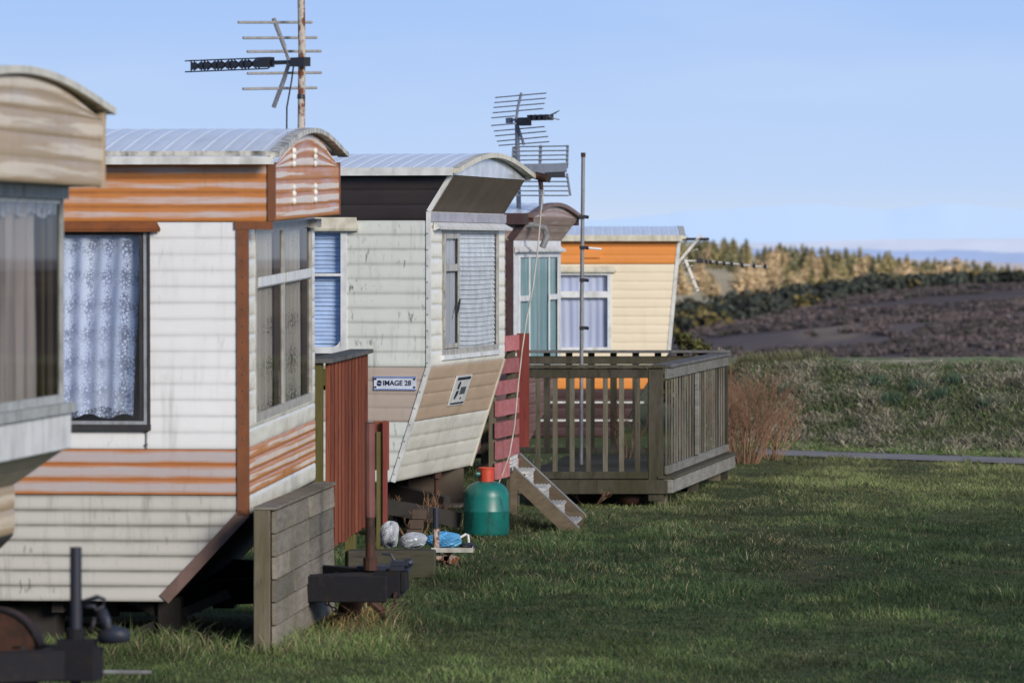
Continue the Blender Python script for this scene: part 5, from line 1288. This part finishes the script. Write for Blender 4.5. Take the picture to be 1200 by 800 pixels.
# gorse belt on the brow
n = 420; px = nrng.uniform(560, 1420, n); y = 418+nrng.normal(0, 1, n)*16; t = (px-800)/400
wide = np.interp(px, [600, 800, 1000, 1150, 1400], [95, 75, 32, 12, 10]); y = 432-wide*nrng.random(n); x = (px-600)*y/5600; z = height(x, y)
s = nrng.uniform(.8, 1.9, n)*np.interp(px, [600, 800, 1000, 1200, 1400], [1.15, 1.05, .85, .55, .5]); K = 110
i = np.repeat(np.arange(n), K); N_ = len(i); u = nrng.normal(0, 1, (N_, 3)); u /= np.linalg.norm(u, axis=1, keepdims=True); u[:, 2] = np.abs(u[:, 2])
p = np.stack([x, y, z], -1)[i]+u*np.stack([s*1.5, s, s*1.0], -1)[i]*(nrng.random(N_)**.35)[:, None]
a = nrng.normal(0, 1, (N_, 3)); a /= np.linalg.norm(a, axis=1, keepdims=True); bb_ = np.cross(a, u); bb_ /= np.linalg.norm(bb_, axis=1, keepdims=True)+1e-6
sz = .22*nrng.uniform(.6, 1.4, (N_, 1)); v = np.stack([p-a*sz, p+bb_*sz, p+a*sz, p-bb_*sz], 1).reshape(-1, 3)
cg = np.where((nrng.random(n) < .13)[:, None], np.array([.15,.12,.045]), np.array([.045,.052,.042])*nrng.uniform(.7, 1.5, (n, 1)))
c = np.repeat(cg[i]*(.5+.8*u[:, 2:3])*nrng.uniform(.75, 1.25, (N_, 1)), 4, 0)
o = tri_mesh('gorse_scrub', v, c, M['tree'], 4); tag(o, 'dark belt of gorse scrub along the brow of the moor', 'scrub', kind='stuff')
# the wood, its sunlight put into bright albedo: individual trees copied from eight
def tree_mesh(kind, seed):
    r = np.random.default_rng(seed); vs, cs = [], []
    H = 9.0; base = {'dark': (.26,.25,.14), 'olive': (.42,.36,.18), 'gold': (.68,.52,.32)}[kind]
    nt_ = 10
    for k in range(nt_):                                   # tapered trunk
        a0, a1 = 2*np.pi*k/nt_, 2*np.pi*(k+1)/nt_
        vs += [(.2*np.cos(a0), .2*np.sin(a0), -.5), (.2*np.cos(a1), .2*np.sin(a1), -.5), (.03*np.cos(a1), .03*np.sin(a1), H*.95), (.03*np.cos(a0), .03*np.sin(a0), H*.95)]; cs += [(.09,.065,.045)]*4
    tiers = 13
    for q in range(tiers):
        f = q/(tiers-1); z = H*(.10+.88*f); R = (2.3 if kind != 'gold' else 2.6)*(1-f)**(.62 if kind != 'gold' else .5)+.22
        nb_ = int(10*(1-f)+4)
        for b_ in range(nb_):
            a = r.uniform(0, 2*np.pi); Rb = R*r.uniform(.6, 1.15)
            for s_ in range(5):
                t = (s_+r.random())/5; px_, py_, pz_ = np.cos(a)*Rb*t, np.sin(a)*Rb*t, z-.35*Rb*t*(1 if kind != 'gold' else -.3)+r.normal(0, .10)
                sz_ = .52*r.uniform(.6, 1.3)*(1-.3*f); d1 = r.normal(0, 1, 3); d1 /= np.linalg.norm(d1); d2 = np.cross(d1, r.normal(0, 1, 3)); d2 /= np.linalg.norm(d2)
                pp = np.array([px_, py_, pz_]); vs += [pp-d1*sz_, pp+d2*sz_*.6, pp+d1*sz_, pp-d2*sz_*.6]
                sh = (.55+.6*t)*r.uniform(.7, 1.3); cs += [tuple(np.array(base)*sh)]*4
    o = tri_mesh('conifer_tree', np.array(vs), np.array(cs), M['tree'], 4); me = o.data; bpy.data.objects.remove(o); return me
kinds = {'dark': [tree_mesh('dark', 1), tree_mesh('dark', 2), tree_mesh('dark', 3)], 'olive': [tree_mesh('olive', 4), tree_mesh('olive', 5)], 'gold': [tree_mesh('gold', 6), tree_mesh('gold', 7), tree_mesh('gold', 8)]}
LBL = {'dark': ('dark conifer on the skyline of the distant sunlit wood', 'dark conifers of the distant wood'), 'olive': ('olive green conifer in the middle of the distant sunlit wood', 'olive conifers of the distant wood'), 'gold': ('golden brown tree at the foot of the distant sunlit wood', 'golden trees of the distant wood')}
r = random.Random(12)
for k in range(298):
    u_ = r.random(); px = r.uniform(770, 1225)
    if k < 175: y_ = r.uniform(1340, 1530); kd = r.choice(('dark', 'dark', 'olive'))
    elif k < 232: y_ = r.uniform(1080, 1340); kd = r.choice(('olive', 'gold', 'dark'))
    else: y_ = r.uniform(720, 1080); kd = r.choice(('gold', 'gold', 'gold', 'olive')); y_ = y_ if k % 3 else r.uniform(540, 800)
    x_ = (px-600)*y_/5600
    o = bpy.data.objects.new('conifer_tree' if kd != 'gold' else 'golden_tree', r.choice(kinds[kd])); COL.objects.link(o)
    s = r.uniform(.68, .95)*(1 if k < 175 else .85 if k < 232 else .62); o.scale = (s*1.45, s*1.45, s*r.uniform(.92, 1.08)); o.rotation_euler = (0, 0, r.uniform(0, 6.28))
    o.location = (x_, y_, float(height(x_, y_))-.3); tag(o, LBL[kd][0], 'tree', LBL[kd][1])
# far hills, distance haze painted in as pale colour and glow
def hills(yd, prof, colr, seed, name='hills'):
    px = np.linspace(-200, 1700, 260); top = np.interp(px, [p[0] for p in prof], [p[1] for p in prof]) - (fbm(px*.012, px*0+seed, seed)-.47)*prof[0][2] - (fbm(px*.09, px*0+seed, seed+3)-.47)*prof[0][2]*.35
    rows = 7; X = np.zeros((rows+1, len(px))); Y = X.copy(); Z = X.copy()
    for j in range(rows+1):
        f = j/rows; yy = yd+(yd*.02)*f; X[j] = (px-600)*yd/5600; Y[j] = yy; zt = 2.1+(290-top)*(yd*1.02)/5600; zb_ = -60.; Z[j] = zb_+(zt-zb_)*f
    cc = np.ones(X.shape+(3,))*np.array(colr)
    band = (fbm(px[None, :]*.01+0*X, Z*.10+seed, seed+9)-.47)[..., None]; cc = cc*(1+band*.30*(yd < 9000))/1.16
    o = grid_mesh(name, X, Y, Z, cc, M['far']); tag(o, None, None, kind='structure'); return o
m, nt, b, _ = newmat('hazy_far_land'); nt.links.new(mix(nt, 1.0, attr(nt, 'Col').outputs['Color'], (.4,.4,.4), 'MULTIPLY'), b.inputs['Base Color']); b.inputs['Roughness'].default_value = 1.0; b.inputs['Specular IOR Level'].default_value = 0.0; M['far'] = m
nt.links.new(attr(nt, 'Col').outputs['Color'], b.inputs['Emission Color']); b.inputs['Emission Strength'].default_value = 0.75   # glow added for light scattered in by miles of haze
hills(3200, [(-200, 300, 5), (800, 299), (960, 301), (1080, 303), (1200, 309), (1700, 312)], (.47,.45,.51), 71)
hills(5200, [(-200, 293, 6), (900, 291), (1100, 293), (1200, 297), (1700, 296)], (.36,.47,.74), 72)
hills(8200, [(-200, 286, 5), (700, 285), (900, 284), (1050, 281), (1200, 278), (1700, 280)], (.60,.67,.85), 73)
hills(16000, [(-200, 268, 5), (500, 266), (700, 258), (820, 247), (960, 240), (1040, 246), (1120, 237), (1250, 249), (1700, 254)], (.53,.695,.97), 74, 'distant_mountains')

# ------------------------------------------------------------------ light, sky, camera
AZ, EL = math.radians(144), math.radians(20)
sd = Vector((math.sin(AZ)*math.cos(EL), math.cos(AZ)*math.cos(EL), math.sin(EL)))
ld = bpy.data.lights.new('sun', 'SUN'); ld.energy = 3.9; ld.angle = math.radians(18); ld.color = (1.0, 0.915, 0.80)
lo = bpy.data.objects.new('sun', ld); COL.objects.link(lo); lo.rotation_euler = (-sd).to_track_quat('-Z', 'Y').to_euler(); lo.location = (20, -20, 20)
w = bpy.data.worlds.new("World"); scene.world = w; w.use_nodes = True; nt = w.node_tree; nt.nodes.clear()
out = nt.nodes.new('ShaderNodeOutputWorld'); bg = nt.nodes.new('ShaderNodeBackground'); nt.links.new(bg.outputs[0], out.inputs[0])
sky = nt.nodes.new('ShaderNodeTexSky'); sky.sky_type = 'NISHITA'; sky.sun_disc = False; sky.sun_elevation = EL; sky.sun_rotation = AZ
sky.altitude = 50; sky.air_density = 1.0; sky.dust_density = 0.6; sky.ozone_density = 2.0
bg.inputs['Strength'].default_value = 0.1
tc = nt.nodes.new('ShaderNodeTexCoord'); sp_ = nt.nodes.new('ShaderNodeSeparateXYZ'); nt.links.new(tc.outputs['Generated'], sp_.inputs[0])
# clear-air blue that deepens upward from a pale horizon, laid over the physical sky near the skyline, with thin veils of cloud
grad = ramp(nt, math_(nt, 'MULTIPLY', sp_.outputs[2], 4.0, True), [(0.0, (6.6, 7.6, 9.4)), (0.055, (5.2, 6.9, 9.9)), (0.24, (3.5, 5.4, 9.7)), (1.0, (2.4, 3.4, 6.0))])
cl = noise(nt, (1.0, 1.0, 5.0), 9.0, 4, 0.5, 'Generated')
grad = mix(nt, ramp(nt, cl, [(0.50, 0.0), (0.76, 0.25)]), grad, (6.2, 7.6, 9.9))
fz = ramp(nt, sp_.outputs[2], [(0.08, 0.92), (0.75, 0.3)])
c = mix(nt, fz, sky.outputs[0], grad)
nt.links.new(c, bg.inputs['Color'])
cam = bpy.data.cameras.new('camera'); co = bpy.data.objects.new('camera', cam); COL.objects.link(co)
co.location = (0, 0, EYE); co.rotation_euler = (math.radians(90), 0, 0)
cam.sensor_width = 36; cam.lens = 168; cam.shift_y = -110/1200; cam.clip_start = 0.5; cam.clip_end = 40000
cam.dof.use_dof = True; cam.dof.focus_distance = 33.0; cam.dof.aperture_fstop = 5.6
scene.camera = co
scene.view_settings.view_transform = 'Standard'; scene.view_settings.look = 'None'; scene.view_settings.exposure = 0.0
scene.render.engine = 'CYCLES'
